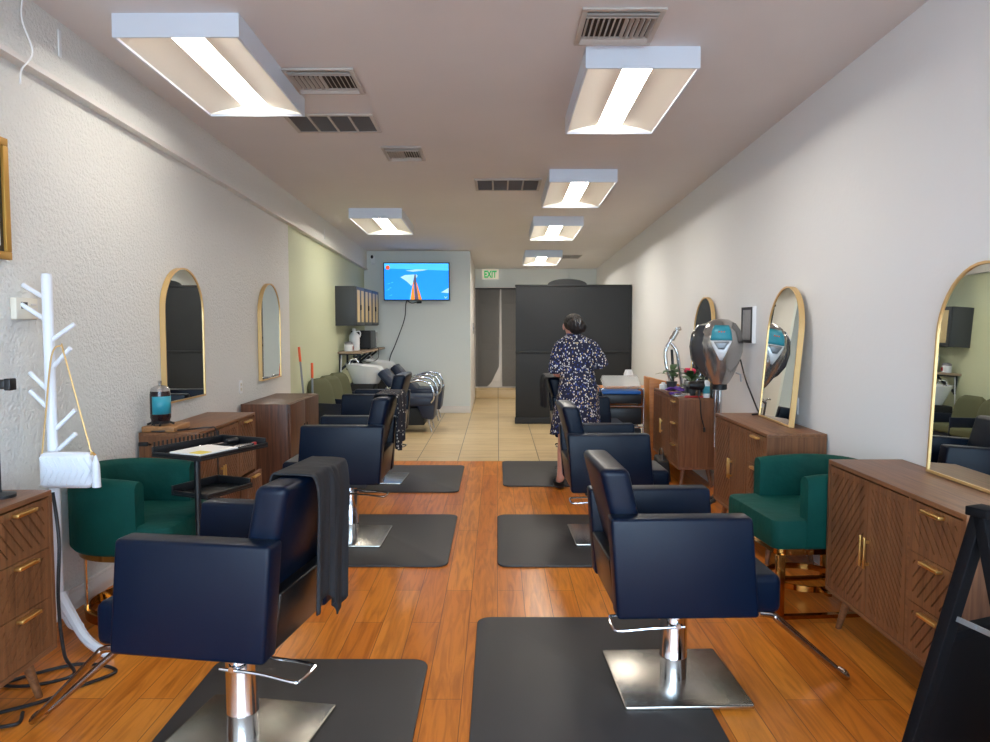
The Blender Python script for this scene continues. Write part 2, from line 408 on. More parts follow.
# ------------------------------------------------------------------ sideboards
def clip(poly, nx, ny, c, keep):
    out = []
    for i in range(len(poly)):
        a, b = poly[i], poly[(i+1) % len(poly)]
        da, db = (a[0]*nx+a[1]*ny-c)*keep, (b[0]*nx+b[1]*ny-c)*keep
        if da >= 0: out.append(a)
        if (da >= 0) != (db >= 0):
            t = da/(da-db); out.append((a[0]+(b[0]-a[0])*t, a[1]+(b[1]-a[1])*t))
    return out
def panel(x0, x1, z0, z1, y, direc, sp=.034, gr=.0045, m=.028):
    """front panel in xz whose face looks to -y, with diagonal grooves cut in its middle"""
    p = MB(); d = .007
    p.box(x0, x1, y+d, y+.02, z0, z1)
    p.box(x0, x1, y, y+d, z0, z0+m); p.box(x0, x1, y, y+d, z1-m, z1); p.box(x0, x0+m, y, y+d, z0+m, z1-m); p.box(x1-m, x1, y, y+d, z0+m, z1-m)
    rect = [(x0+m, z0+m), (x1-m, z0+m), (x1-m, z1-m), (x0+m, z1-m)]
    a = R(50); nx, ny = -math.sin(a)*direc, math.cos(a)
    us = [q[0]*nx+q[1]*ny for q in rect]; u = min(us)
    TM = Matrix(((1, 0, 0, 0), (0, 0, 1, y), (0, 1, 0, 0), (0, 0, 0, 1)))
    while u < max(us):
        q = clip(clip(rect, nx, ny, u, 1), nx, ny, u+sp-gr, -1)
        if len(q) > 2: p.prism(q, d, TM)
        u += sp
    return p
def sideboard(label, loc, rz, drawer_out=(0, 0, 0), W=1.07):
    D, H, z0 = .36, .82, .175
    t = thing('sideboard', label, 'sideboard', loc, rz, 'walnut sideboards along the walls')
    b = MB(); th = .02
    b.box(-W/2, W/2, -D, 0, H-th, H, .002); b.box(-W/2, W/2, -D, 0, z0, z0+th, .002)
    b.box(-W/2, -W/2+th, -D, 0, z0+th, H-th, mi=1); b.box(W/2-th, W/2, -D, 0, z0+th, H-th, mi=1)
    b.box(-W/2+th, W/2-th, -.012, -.004, z0+th, H-th)
    xs = W/2-th-.335
    b.box(xs-.012, xs+.006, -D+.004, -.012, z0+th, H-th)
    b.build('body', [M_walnut, M_walnutz], t)
    dx0 = -W/2+th+.003; dm = (dx0+xs-.012)/2+.025; zlo, zhi = z0+th+.003, H-th-.007
    for k, (a, c, dr) in enumerate(((dx0, dm-.002, 1), (dm+.002, xs-.015, -1))):
        d = panel(a, c, zlo, zhi, -D+.002, dr, .036 if k == 0 else .027, .007 if k == 0 else .006).build('door', M_walnutz, t)
        hx = dm-.018 if k == 0 else dm+.018
        MB().box(hx-.006, hx+.006, -D-.022, -D-.012, .41, .55, .003).box(hx-.005, hx+.005, -D-.016, -D+.004, .425, .437).box(hx-.005, hx+.005, -D-.016, -D+.004, .523, .535).build('handle', M_gold, d)
    a, c = xs+.009, W/2-th-.003; hh = (zhi-zlo-.006)/3
    for k in range(3):
        za = zhi-hh*(k+1)-.003*k; out = drawer_out[k]; y = -D+.002-out
        d = panel(a, c, za, za+hh, y, -1 if k == 0 else 1, .036, .007)
        if out: d.box(a+.01, c-.01, y+.02, y+.3, za+.015, za+hh-.03)
        d = d.build('drawer', M_walnutz, t)
        xm = (a+c)/2
        MB().box(xm-.06, xm+.06, y-.026, y, za+hh-.026, za+hh-.012, .003).build('handle', M_gold, d)
    for sx in (-1, 1):
        for ys, yy in ((-1, -D+.07), (1, -.07)):
            MB().tube([(sx*(W/2-.1), yy, z0), (sx*(W/2-.065), yy+ys*.03, 0)], [.022, .013], 14).build('leg', M_walnut, t)
    return t
sideboard('walnut sideboard nearest the camera on the left, cut by the frame edge', (XL+.06, 2.385, 0), R(90))
lsb = sideboard('walnut sideboard on the left wall behind the black trolley, bottom drawer ajar', (XL+.02, 5.0, 0), R(90), (0, 0, .05))
sideboard('walnut sideboard nearest the camera on the right, behind the black easel sign', (XR-.01, 3.065, 0), R(-90))
sideboard('walnut sideboard on the right wall carrying the leaning mirror with pale gold edge', (XR-.01, 4.965, 0), R(-90))
sideboard('walnut sideboard farthest back on the right, crowded with plants and bottles', (XR-.01, 7.13, 0), R(-90))

# dark cupboard on the left wall
t = thing('cupboard', 'plain dark walnut cupboard without legs, behind the left sideboard', 'cupboard', (XL+.02, 6.76, 0), R(90))
b = MB(); b.box(-.5, .5, -.4, 0, .06, .8, .003); b.box(-.47, .47, -.37, 0, 0, .06); b.build('body', M_walnutd, t)
for sx in (-1, 1):
    d = MB().box(min(sx*.004, sx*.496), max(sx*.004, sx*.496), -.42, -.4, .065, .795, .002).build('door', M_walnutd, t)
    MB().box(sx*.05-.008, sx*.05+.008, -.426, -.42, .5, .58, .003).build('handle', M_black, d)

# ------------------------------------------------------------------ arched mirrors
def arch(w, h, n=20):
    r = w/2
    return [(-r, 0), (r, 0)]+[(r*math.cos(math.pi*k/n), h-r+r*math.sin(math.pi*k/n)) for k in range(n+1)]
def arch_mirror(label, loc, rz, lean=0, w=.61, h=.91, m=None):
    t = thing('arched_mirror', label, 'mirror', loc, rz, None, lean)
    A, B = arch(w, h), arch(w-.022, h-.011)
    B = [(x, z if z > 0 else .011) for x, z in B]
    fr = bmesh.new(); D = .035
    rings = []
    for P, y in ((A, 0), (A, -D), (B, -D), (B, -.02)):
        rings.append([fr.verts.new((p[0], y, p[1])) for p in P])
    n = len(A)
    for a, b in zip(rings, rings[1:]):
        for i in range(n): fr.faces.new((a[i], a[(i+1) % n], b[(i+1) % n], b[i]))
    fr.faces.new(rings[0])
    bmesh.ops.recalc_face_normals(fr, faces=fr.faces)
    q = MB(); q._add(fr); q.build('frame', m or M_goldl, t, ang=25)
    MB().prism(B, .006, Matrix(((1, 0, 0, 0), (0, 0, 1, -D+.006), (0, 1, 0, 0), (0, 0, 0, 1)))).build('glass', M_mirror, t)
    return t
arch_mirror('arched gold mirror on the left wall above the sideboard with the jar', (XL+.012, 5.13, .955), R(88.5), 0)
arch_mirror('arched gold mirror on the left wall above the dark cupboard', (XL+.004, 7.1, .955), R(90), 0)
arch_mirror('arched mirror cut by the right frame edge, on the nearest right sideboard', (1.945, 2.985, .822), R(-91), -R(2))
arch_mirror('arched mirror leaning beside the hair dryer, reflecting its hood', (1.895, 4.99, .822), R(-90)-R(2), -R(4.5))
arch_mirror('dark-reflecting arched mirror half hidden behind the hair dryer hood', (1.92, 6.99, .822), R(-90), -R(3.5))

# ------------------------------------------------------------------ floor mats
def rrect(x0, x1, y0, y1, r, n=6):
    out = []
    for cx, cy, a in ((x1-r, y1-r, 0), (x0+r, y1-r, 90), (x0+r, y0+r, 180), (x1-r, y0+r, 270)):
        for k in range(n+1): out.append((cx+r*math.cos(R(a+90*k/n)), cy+r*math.sin(R(a+90*k/n))))
    return out
MATS = [(.36, 3.03, 'black anti-fatigue mat nearest the camera on the right'), (.46, 5.04, 'black anti-fatigue mat in the middle of the right row'),
        (.51, 7.28, 'black anti-fatigue mat under the standing woman'), (-.76, 2.56, 'black anti-fatigue mat nearest the camera on the left'),
        (-.765, 5.04, 'black anti-fatigue mat in the middle of the left row'), (-.8, 7.04, 'black anti-fatigue mat farthest back on the left, by the tile edge')]
for x, y, l in MATS:
    o = MB().prism(rrect(-.46, .46, -.61, .61, .07), .014, bev=.006).build('floor_mat', M_mat)
    o.location = (x, y, .0005); tag(o, l, 'floor mat', 'black mats under the salon chairs')
MT = .0145

# ------------------------------------------------------------------ salon chairs
def salon_chair(label, loc, rz, h=.75, dx=0, foot=.722, dy=0):
    """faces local +x; h = top of the arms"""
    t = thing('salon_chair', label, 'salon chair', loc, rz, 'black salon chairs in two rows')
    zb = h-.385
    for s in (-1, 1):
        y0, y1 = (.205, .3) if s > 0 else (-.3, -.205)
        MB().hexa([(-.283, y0, zb), (.258, y0, zb), (.258, y1, zb), (-.283, y1, zb)], [(-.312, y0, h), (.225, y0, h), (.225, y1, h), (-.312, y1, h)], .014).build('armrest', M_leather, t)
    MB().box(-.2, .385, -.2, .2, zb-.025, zb+.13, .03).build('seat', M_leather, t)
    bk = MB(); tb = h+.175
    bk.hexa([(-.235, -.2, zb+.13), (-.125, -.2, zb+.13), (-.125, .2, zb+.13), (-.235, .2, zb+.13)],
            [(-.345, -.235, tb), (-.23, -.235, tb), (-.23, .235, tb), (-.345, .235, tb)], .028, seg=4)
    bk.build('backrest', M_leather, t)
    MB().hexa([(-.275, -.2, zb+.005), (-.2, -.2, zb+.005), (-.2, .2, zb+.005), (-.275, .2, zb+.005)],
              [(-.3, -.2, zb+.2), (-.24, -.2, zb+.2), (-.24, .2, zb+.2), (-.3, .2, zb+.2)], .008).build('back_panel', M_leather2, t)
    MB().box(-.17, .2, -.15, .15, zb-.05, zb-.02, .004).build('seat_plate', M_black, t)
    for c in t.children: c.location.x += dx; c.location.y += dy
    bz = .0
    MB().prism(rrect(-.25, .25, -.25, .25, .012, 3), .016, MX((0, 0, bz)), bev=.004).build('base_plate', M_steel, t)
    zt = min(zb-.05, .325)
    ps = MB(); ps.lathe([(.055, .016), (.055, .1), (.056, .102), (.056, .106), (.055, .108), (.055, zt-.03), (.058, zt-.03), (.058, zt), (.02, zt)], seg=32)
    if zt < zb-.06: ps.lathe([(.026, zt), (.026, zt+.02), (.016, zt+.02), (.016, zb-.05)], seg=20)
    else: ps.lathe([(.03, zt), (.03, zb-.05)], seg=20)
    ps.build('hydraulic_column', M_chrome, t)
    lv = MB(); zl = zb-.11
    lv.tube(smooth([(.05, .06, zl), (-.1, .07, zl-.002), (-.225, .09, zl-.01), (-.25, .075, zl-.012), (-.255, -.02, zl-.015), (-.235, -.055, zl-.015), (-.1, -.058, zl-.005), (.03, -.058, zl)], 6), .006, 8)
    lv.tube([(0, -.075, zl+.006), (0, .075, zl+.006)], .011, 10)
    lv.build('pump_lever', M_chrome, t)
    if foot:
        ft = MB(); tipz = .03-loc[2]+.002
        for s in (-1, 1):
            ft.tube(smooth([(.3+dx, s*.14, zb-.025), (.355+dx, s*.14, zb-.035), (.4+dx, s*.135, zb-.075), (foot-.042+dx, s*.05, tipz+.02), (foot-.007+dx, s*.025, tipz), (foot+dx, 0, tipz)], 6), .0125, 10)
        ft.build('footrest', M_bronze, t)
    return t
salon_chair('black salon chair nearest the camera on the right, empty', (.725, 2.985, MT), R(2), .74, 0, .722, .045)
salon_chair('black salon chair in the middle of the right row, before the woman', (.76, 5.07, MT), R(1))
salon_chair('salon chair at the back of the right row, hidden behind the woman', (.83, 7.25, MT), 0, .78)
salon_chair('black salon chair nearest the camera on the left under a plain black cape', (-.9, 2.54, MT), R(180-9), .772, .08, .74, -.06)
salon_chair('black salon chair in the middle of the left row under a dotted cape', (-1.01, 5.03, MT), R(180-1), .81, .03)
salon_chair('black salon chair farthest back on the left, behind the dotted cape', (-1.12, 6.95, MT), R(180-2), .83, .05, .55)

def cape(name, label, loc, rz, path, y0, y1, m, seed=1, amp=.014, skew=0.0, tail=0):
    """cloth laid along path (x,z) in the chair's own directions, spread from y0 to y1"""
    P = smooth([(p[0], 0, p[1]) for p in path], 6); rnd = random.Random(seed); ph = [rnd.uniform(0, 6.28) for _ in range(4)]
    L = len(P)
    def fn(u, v):
        p = P[min(L-1, int(round(u*(L-1))))]
        nar = 1-.22*max(0, u-.45)
        yc = (y0+y1)/2+skew*max(0, u-.4); y = yc+(y1-y0)*(v-.5)*nar
        k = max(0, (u-.35)/.65)
        w = amp*k*(math.sin(v*15+ph[0]+u*2)+.6*math.sin(v*27+ph[1]))
        return (p.x-abs(w)-.003, y, p.z-.03*k*math.sin(v*5+ph[2])*k-tail*k*k*max(0, 1-abs(v-.3)/.3)**.7)
    o = MB().grid(fn, L, 34).build(name, m, solid=.006)
    o.location = loc; o.rotation_euler = (0, 0, rz)
    return tag(o, label, 'hair cape', 'capes left on chair backs')
def cpath(h, front, back, dx=0):
    tb = h+.175
    return [(x+dx, z) for x, z in [(-.19+.1*(front-.1), tb-front), (-.205, tb-.06), (-.216, tb+.004), (-.245, tb+.01), (-.33, tb+.01), (-.357, tb), (-.365, tb-.07), (-.355, tb-back*.5), (-.345, tb-back)]]
def cape_dots():
    m, nt, b = newmat('dotted_cloth')
    tc = nt.nodes.new('ShaderNodeTexCoord'); v = nt.nodes.new('ShaderNodeTexVoronoi'); v.inputs['Scale'].default_value = 38; v.inputs['Randomness'].default_value = .6
    cr = nt.nodes.new('ShaderNodeValToRGB'); cr.color_ramp.interpolation = 'CONSTANT'
    cr.color_ramp.elements[0].color = (*lin((196, 190, 180)), 1); cr.color_ramp.elements[1].position = .24; cr.color_ramp.elements[1].color = (*lin((26, 26, 34)), 1)
    nt.links.new(tc.outputs['Object'], v.inputs['Vector']); nt.links.new(v.outputs['Distance'], cr.inputs[0]); nt.links.new(cr.outputs[0], b.inputs['Base Color'])
    b.inputs['Roughness'].default_value = .8
    return m
cape('hair_cape', 'plain black cape draped over the nearest left salon chair', (-.9, 2.54, MT), R(171), cpath(.772, .2, .46, .08), -.3, .03, M_cloth, 3, skew=-.02, tail=.12)
cape('hair_cape', 'black cape with small white dots on the middle left salon chair', (-1.01, 5.03, MT), R(179), cpath(.81, .03, .36, .03), -.26, .1, cape_dots(), 5, .02)
cape('hair_cape', 'crumpled black cape at the woman\'s left elbow', (.83, 7.25, MT), 0, cpath(.78, .24, .26), -.28, .27, M_cloth, 8, .04)

# ------------------------------------------------------------------ green velvet chairs
def barrel_chair(label, loc, rz, base):
    """opens to local +x"""
    t = thing('barrel_chair', label, 'armchair', loc, rz, 'green velvet barrel chairs')
    Ro, th, zb, zs, zt = .31, .08, .36, .51, .75
    def seatpoly():
        pts = []
        r = Ro-.005
        for k in range(25): a = R(90+180*k/24); pts.append((r*math.cos(a)-.02, r*math.sin(a)))
        fx = .315; c = .05
        for cx, cy, a0 in ((fx-c, -r+c, -90), (fx-c, r-c, 0)):
            for k in range(5): pts.append((cx+c*math.cos(R(a0+90*k/4)), cy+c*math.sin(R(a0+90*k/4))))
        return pts
    MB().prism(seatpoly(), zs-zb, MX((0, 0, zb)), bev=.02).build('seat', M_velvet, t)
    # wrap-round back and arms: swept rounded section
    path = [(.15, -Ro+th/2), (.08, -Ro+th/2)]+[( -.02+(Ro-th/2)*math.cos(R(270-k*180/20)), (Ro-th/2)*math.sin(R(270-k*180/20))) for k in range(21)]+[(.08, Ro-th/2), (.15, Ro-th/2)]
    path = [Vector((p[0], p[1], 0)) for p in path]
    bm = bmesh.new(); rings = []
    for i, p in enumerate(path):
        tg = (path[min(i+1, len(path)-1)]-path[max(i-1, 0)]).normalized(); nrm = Vector((tg.y, -tg.x, 0))
        u = i/(len(path)-1); top = zt-.03*(1-math.sin(math.pi*u)**.6)
        sec = [(-th/2, zb+.02), (-th/2, top-.03), (-th/2+.012, top-.008), (-th/2+.03, top), (th/2-.03, top), (th/2-.012, top-.008), (th/2, top-.03), (th/2, zb+.02), (th/2-.015, zb), (-th/2+.015, zb)]
        rings.append([bm.verts.new(p+nrm*a+Vector((0, 0, z))) for a, z in sec])
    for A, B in zip(rings, rings[1:]):
        for k in range(10): bm.faces.new((A[k], A[(k+1) % 10], B[(k+1) % 10], B[k]))
    bm.faces.new(rings[0]); bm.faces.new(rings[-1]); bmesh.ops.recalc_face_normals(bm, faces=bm.faces)
    q = MB(); q._add(bm); q.build('backrest', M_velvet, t, ang=60)
    MB().prism([(p[0]*.9, p[1]*.9) for p in seatpoly()], .035, MX((0, 0, zb-.035))).build('gold_band', M_goldp, t)
    g = MB()
    if base == 'ring':
        ring = [(.27*math.cos(2*math.pi*k/40), .27*math.sin(2*math.pi*k/40)) for k in range(40)]
        def rn(u, v): a = 2*math.pi*u; r = (.27, .275, .25, .235, .27)[int(round(v*4))]; z = (.001, .05, .06, .001, .001)[int(round(v*4))]; return (r*math.cos(a), r*math.sin(a), z)
        g.grid(rn, 44, 5, closed_u=True)
        g.build('base', M_goldp, t)
        for a in (140, 220): MB().box(-.004, .004, -.03, .03, .05, zb-.03, M=MX((.262*math.cos(R(a)), .262*math.sin(R(a)), 0), (0, 0, R(a)))).build('leg', M_goldp, t)
    else:
        g.box(-.28, .28, -.285, -.255, .001, .02); g.box(-.28, .28, .255, .285, .001, .02); g.box(-.28, -.25, -.255, .255, .001, .02); g.box(.25, .28, -.255, .255, .001, .02)
        g.build('base', M_goldp, t)
        for x in (-.265, .265):
            for y in (-.27, .27): MB().box(x-.02, x+.02, y-.015, y+.015, .02, zb-.03, .003).build('leg', M_goldp, t)
        r = MB(); 
        def rn(u, v): a = 2*math.pi*u; rr = (.2, .2, .19, .19, .2)[int(round(v*4))]; z = (.1, .13, .13, .1, .1)[int(round(v*4))]; return (rr*math.cos(a), rr*math.sin(a), z)
        r.grid(rn, 40, 5, closed_u=True); r.box(-.19, .19, -.008, .008, .105, .12)
        for a in (-.27, .27): r.box(-.01, .01, min(a, a*.7), max(a, a*.7), .105, .12)
        r.build('foot_ring', M_goldp, t)
    return t
barrel_chair('green velvet barrel chair by the coat rack on the left', (-1.855, 3.8, 0), R(-4), 'ring')
barrel_chair('green velvet barrel chair between two sideboards on the right', (1.655, 3.94, 0), R(180+5), 'square')

# ------------------------------------------------------------------ coat rack and bag
CX, CY = -2.065, 3.41
t = thing('coat_rack', 'white tree-shaped coat rack with slanting pegs by the left wall', 'coat rack', (CX, CY, 0))
MB().lathe([(.023, .12), (.023, 1.695), (.02, 1.71), (0, 1.712)], seg=24).build('pole', M_rack, t)
MB().lathe([(.026, .1), (.026, .125)], seg=24).build('hub', M_rack, t)
for a in (-32, 62, 238):
    q = MB(); ca, sa = math.cos(R(a)), math.sin(R(a))
    Lg = .42 if a == -32 else (.11 if a == 62 else .26)
    if a == 238: ca, sa = 0, -1
    pts = smooth([(0.02*ca, .02*sa, .21), (.09*Lg/.42*ca, .09*Lg/.42*sa, .15), (.22*Lg/.42*ca, .22*Lg/.42*sa, .05), (.36*Lg/.42*ca, .36*Lg/.42*sa, .022), (Lg*ca, Lg*sa, .02)], 5)
    q.tube(pts, [.026-.008*k/len(pts) for k in range(len(pts))], 8)
    q.build('leg', M_rack, t)
pegs = [(-1, .122, 1.60, 1.66), (-1, .115, 1.50, 1.575), (1, .11, 1.405, 1.48), (1, .11, 1.28, 1.37), (-1, .105, 1.175, 1.255), (-1, .085, 1.09, 1.175), (1, .10, .99, 1.08), (1, .12, .885, .975)]
for k, (s, px, za, zb_) in enumerate(pegs):
    MB().tube([(s*.013, 0, za), (s*px, -.02 if k % 2 else .02, zb_)], .0105, 12).build('peg', M_rack, t)
t = thing('handbag', 'small white quilted handbag with a tassel hanging from the coat rack', 'handbag', (CX+.125, CY-.075, .735))
MB().box(-.135, .105, -.035, .035, 0, .165, .03, seg=5).build('body', mat('quilted_white', (228, 232, 240), .4, bs=(1, .0, 1)), t)
q = MB()
for k in range(9):
    x = -.12+.028*k
    for s in (-1, 1):
        q.tube([(x, -.036, .02+.0), (x+.02*s*0+.03, -.037, .085)], .0035, 6); break
    q.tube([(x+.03, -.037, .085), (x, -.036, .145)], .0035, 6)
q.build('quilting', M_bag, t)
q = MB(); q.lathe([(.004, .165), (.012, .14), (.016, .12), (.019, .02), (.0, .02)], (.13, -.03, -.01), 14); q.build('tassel', M_bag, t)
q = MB(); q.tube([(.09, 0, .15), (.11, -.02, .165), (.128, -.03, .155)], .006, 8); q.build('buckle', M_gold, t)
q = MB(); q.tube(smooth([(.095, 0, .16), (.04, .02, .34), (-.045, .05, .62), (-.07, .075, .645), (-.1, .05, .6), (-.125, .03, .33), (-.13, 0, .155)], 6), .004, 6); q.build('strap', M_goldl, t)

# ------------------------------------------------------------------ items on the left wall
t = thing('picture_frame', 'gold picture frame cut by the left edge, high above the thermostat', 'picture', (XL+.004, 3.045, 1.765), R(90))
q = MB(); w, h = .6, .535
q.box(-w/2, w/2, -.022, 0, 0, .035, .003); q.box(-w/2, w/2, -.022, 0, h-.035, h, .003); q.box(-w/2, -w/2+.035, -.022, 0, .035, h-.035, .003); q.box(w/2-.035, w/2, -.022, 0, .035, h-.035, .003)
q.build('frame', mat('antique_gold', (188, 142, 64), .4, .5), t)
MB().box(-w/2+.035, w/2-.035, -.008, 0, .035, h-.035).build('backing', M_black, t)
MB().box(-w/2+.06, w/2-.06, -.011, -.008, .06, h-.06).build('print', mat('print', (208, 208, 214), .3, var=.15, vscale=8), t)
t = thing('thermostat', 'ivory wall thermostat behind the coat rack pegs', 'thermostat', (XL, 3.43, 1.5), R(90))
MB().box(-.08, .08, -.03, 0, 0, .1, .006).build('case', M_plate, t); MB().box(-.045, .0, -.032, -.03, .05, .08).build('display', M_dgrey, t)
q = MB(); 
for k in range(3): q.box(.025, .065, -.033, -.03, .025+.02*k, .035+.02*k, .001)
q.build('button', M_trimw, t)
def outlet(label, loc, rz):
    t = thing('wall_outlet', label, 'outlet', loc, rz)
    MB().box(-.036, .036, -.007, 0, 0, .115, .003).build('plate', M_white, t)
    for z in (.024, .064):
        q = MB().box(-.017, .017, -.0095, -.007, z, z+.028, .002).build('socket', M_plate, t)
        MB().box(-.008, -.005, -.0098, -.0094, z+.01, z+.02).box(.005, .008, -.0098, -.0094, z+.01, z+.02).build('slot', M_black, q)
outlet('white outlet on the left wall between the two arched mirrors', (XL, 6.32, .885), R(90))
outlet('white outlet behind the leaning mirror on the right wall', (XR, 4.92, .88), R(-90))
o = MB().tube(smooth([(XL+.07, 3.43, 2.97), (XL+.062, 3.42, 2.85), (XL+.075, 3.47, 2.72), (XL+.066, 3.40, 2.62), (XL+.07, 3.38, 2.55)], 8), .004, 6).build('hanging_cord', M_white, origin=(XL+.07, 3.43, 2.97))
tag(o, 'thin white cord hanging from the ceiling at the top left corner', 'cord')
o = MB().box(XL+.045, XL+.052, 3.72, 3.745, 2.79, 2.92, .003).build('cable_cover', M_white, origin=(XL+.045, 3.73, 2.79)); tag(o, 'short white strip on the wall band near the top left corner', 'cable cover')
o = MB().box(XL+.045, XL+.052, 9.3, 9.325, 2.53, 2.66, .003).build('cable_cover', M_white, origin=(XL+.045, 9.31, 2.53)); tag(o, 'short white strip on the wall band above the sage green wall', 'cable cover')

# phone stand + cable by the nearest left sideboard
t = thing('phone_stand', 'black clamp on a thin stand at the left frame edge, on the nearest sideboard', 'phone stand', (-1.9, 2.79, .82))
MB().lathe([(.055, .0), (.055, .012), (.01, .02), (.007, .03), (.007, .43), (0, .43)], seg=20).build('stand', M_black, t)
MB().box(-.02, .045, -.016, .016, .415, .45, .005).box(.045, .07, -.02, .02, .41, .455, .004).build('clamp', M_black, t)
o = MB().tube(smooth([(-1.80, 2.96, .8), (-1.785, 2.965, .6), (-1.80, 2.97, .35), (-1.79, 2.98, .12), (-1.78, 3.02, .012), (-1.9, 2.93, .01), (-2.02, 2.95, .01), (-1.82, 3.12, .01), (-1.62, 3.06, .01), (-1.7, 2.92, .01), (-1.78, 2.8, .01),
    (-1.9, 2.7, .01), (-1.86, 2.62, .01), (-1.77, 2.64, .01), (-1.8, 2.72, .01)], 8), .007, 8).build('power_cord', M_black, origin=(-1.80, 2.96, 0)); tag(o, 'black cord trailing down the nearest left sideboard and coiled on the floor', 'cord')

# ------------------------------------------------------------------ tray trolley by the left sideboard
t = thing('tray_trolley', 'black salon trolley with a comb-edged top tray, by the left green chair', 'trolley', (-1.5, 3.86, 0), R(66))
def tray(q, z, L, W):
    q.box(-L/2, L/2, -W/2, W/2, z, z+.008, .002); e = .012
    q.box(-L/2, L/2, -W/2, -W/2+e, z+.008, z+.026, .003); q.box(-L/2, L/2, W/2-e, W/2, z+.008, z+.05, .003)
    q.box(-L/2, -L/2+e, -W/2+e, W/2-e, z+.008, z+.026, .003); q.box(L/2-e, L/2, -W/2+e, W/2-e, z+.008, z+.05, .003)
q = MB(); tray(q, .81, .48, .33); q.build('top_tray', M_black, t)
q = MB()
for k in range(17): q.box(-.2275+.027*k, -.2235+.027*k, .155, .163, .858, .885)
q.build('comb_rack', M_black, t)
q = MB(); tray(q, .6, .32, .25); q.build('lower_tray', M_black, t)
MB().tube([(-.16, -.06, .05), (-.16, -.06, .81)], .016, 12).build('post', M_black, t)
q = MB(); q.box(-.22, .12, -.08, -.04, .03, .06, .004); q.box(-.02, .02, -.2, .12, .03, .06, .004); q.build('base', M_black, t)
for x, y in ((-.16, -.06), (.1, -.06), (0, -.18), (0, .1)):
    MB().lathe([(.0, -.012), (.022, -.012), (.025, 0), (.022, .012), (0, .012)], M=MX((x, y, .026), (R(90), 0, 0)), seg=14).build('caster', M_black, t)
TM = MX((-1.5, 3.86, .8185), (0, 0, R(66)))
def on_tray(name, label, cat, q, m, dx, dy):
    o = q.build(name, m); o.location = TM @ Vector((dx, dy, 0)); o.rotation_euler = (0, 0, R(66)); return tag(o, label, cat)
on_tray('paper_sheet', 'white and yellow price sheet lying in the trolley tray', 'paper', MB().box(-.13, .12, -.09, .12, 0, .022).box(-.12, -.05, -.08, 0, .022, .024, mi=1), [M_paper, M_yellow], -.09, -.06)
on_tray('hair_brush', 'dark brush lying at the far end of the trolley tray', 'brush', MB().box(-.08, .02, -.012, .012, .004, .02, .006).lathe([(.0, -.045), (.016, -.045), (.018, .035), (0, .042)], M=MX((.05, 0, .022), (0, R(90), 0)), seg=14), M_black, .125, .03)
on_tray('colour_tube', 'red-capped hair colour tube in the trolley tray', 'tube', MB().box(-.07, .06, -.016, .016, 0, .02, .006).box(.06, .085, -.009, .009, .002, .02, .003, mi=1), [M_silver, M_red], .13, -.1)
on_tray('scissors', 'silver scissors in the trolley tray', 'scissors', MB().tube([(-.08, -.012, .006), (.08, .01, .006)], .004, 6).tube([(-.08, .012, .006), (.08, -.008, .006)], .004, 6).tube([(-.08+.016*math.cos(k*.7), -.022+.016*math.sin(k*.7), .006) for k in range(9)], .003, 6, closed=True).tube([(-.08+.016*math.cos(k*.7), .022+.016*math.sin(k*.7), .006) for k in range(9)], .003, 6, closed=True), M_chrome, .13, .1)

# jar on its wooden tray, on the left sideboard
o = MB().box(-.1, .1, -.12, .12, 0, .035, .006).build('wooden_tray', wood('tray_wood', (140, 96, 56), (170, 122, 76), 'y')); o.location = (-2.07, 4.6, .8205); tag(o, 'small wooden stand under the dark jar on the left sideboard', 'stand')
t = thing('jar', 'dark glass jar with a teal label and metal cap on the left sideboard', 'jar', (-2.085, 4.56, .856))
t.scale = (.88, .88, .95)
MB().lathe([(.06, .03), (.068, .05), (.068, .2), (.064, .225), (0, .225)], seg=30).build('glass', M_jar, t)
MB().grid(lambda u, v: (.0695*math.cos(R(-115+130*u)), .0695*math.sin(R(-115+130*u)), .075+.115*v), 16, 3).build('label', M_teal, t, solid=.001)
MB().lathe([(.066, .222), (.06, .24), (.035, .255), (.01, .262), (.01, .27), (.013, .275), (.013, .288), (0, .29)], seg=26).build('cap', M_silver, t)
q = MB(); q.lathe([(.06, .012), (.062, .03), (0, .03)], seg=24)
for a in (20, 110, 200, 290): q.tube([(.04*math.cos(R(a)), .04*math.sin(R(a)), .025), (.088*math.cos(R(a)), .088*math.sin(R(a)), .006)], .007, 8)
q.build('base', M_black, t)
o = MB().tube(smooth([(-2.1, 4.5, .862), (-2.13, 4.56, .868), (-2.12, 4.49, .83), (-2.03, 4.48, .829), (-1.9, 4.60, .826), (-1.82, 4.64, .829), (-1.765, 4.62, .81), (-1.745, 4.58, .6), (-1.75, 4.6, .3), (-1.75, 4.62, .01), (-1.72, 4.7, .008)], 8), .0045, 6).build('appliance_cord', M_black, origin=(-1.76, 4.62, 0)); tag(o, 'thin black cord running across the left sideboard and down its front', 'cord')
MB().box(-.553, -.536, -.06, -.005, .74, .765, .003).tube([(-.545, -.06, .752), (-.56, -.08, .752)], .006, 8).build('cable_clip', M_black, lsb)

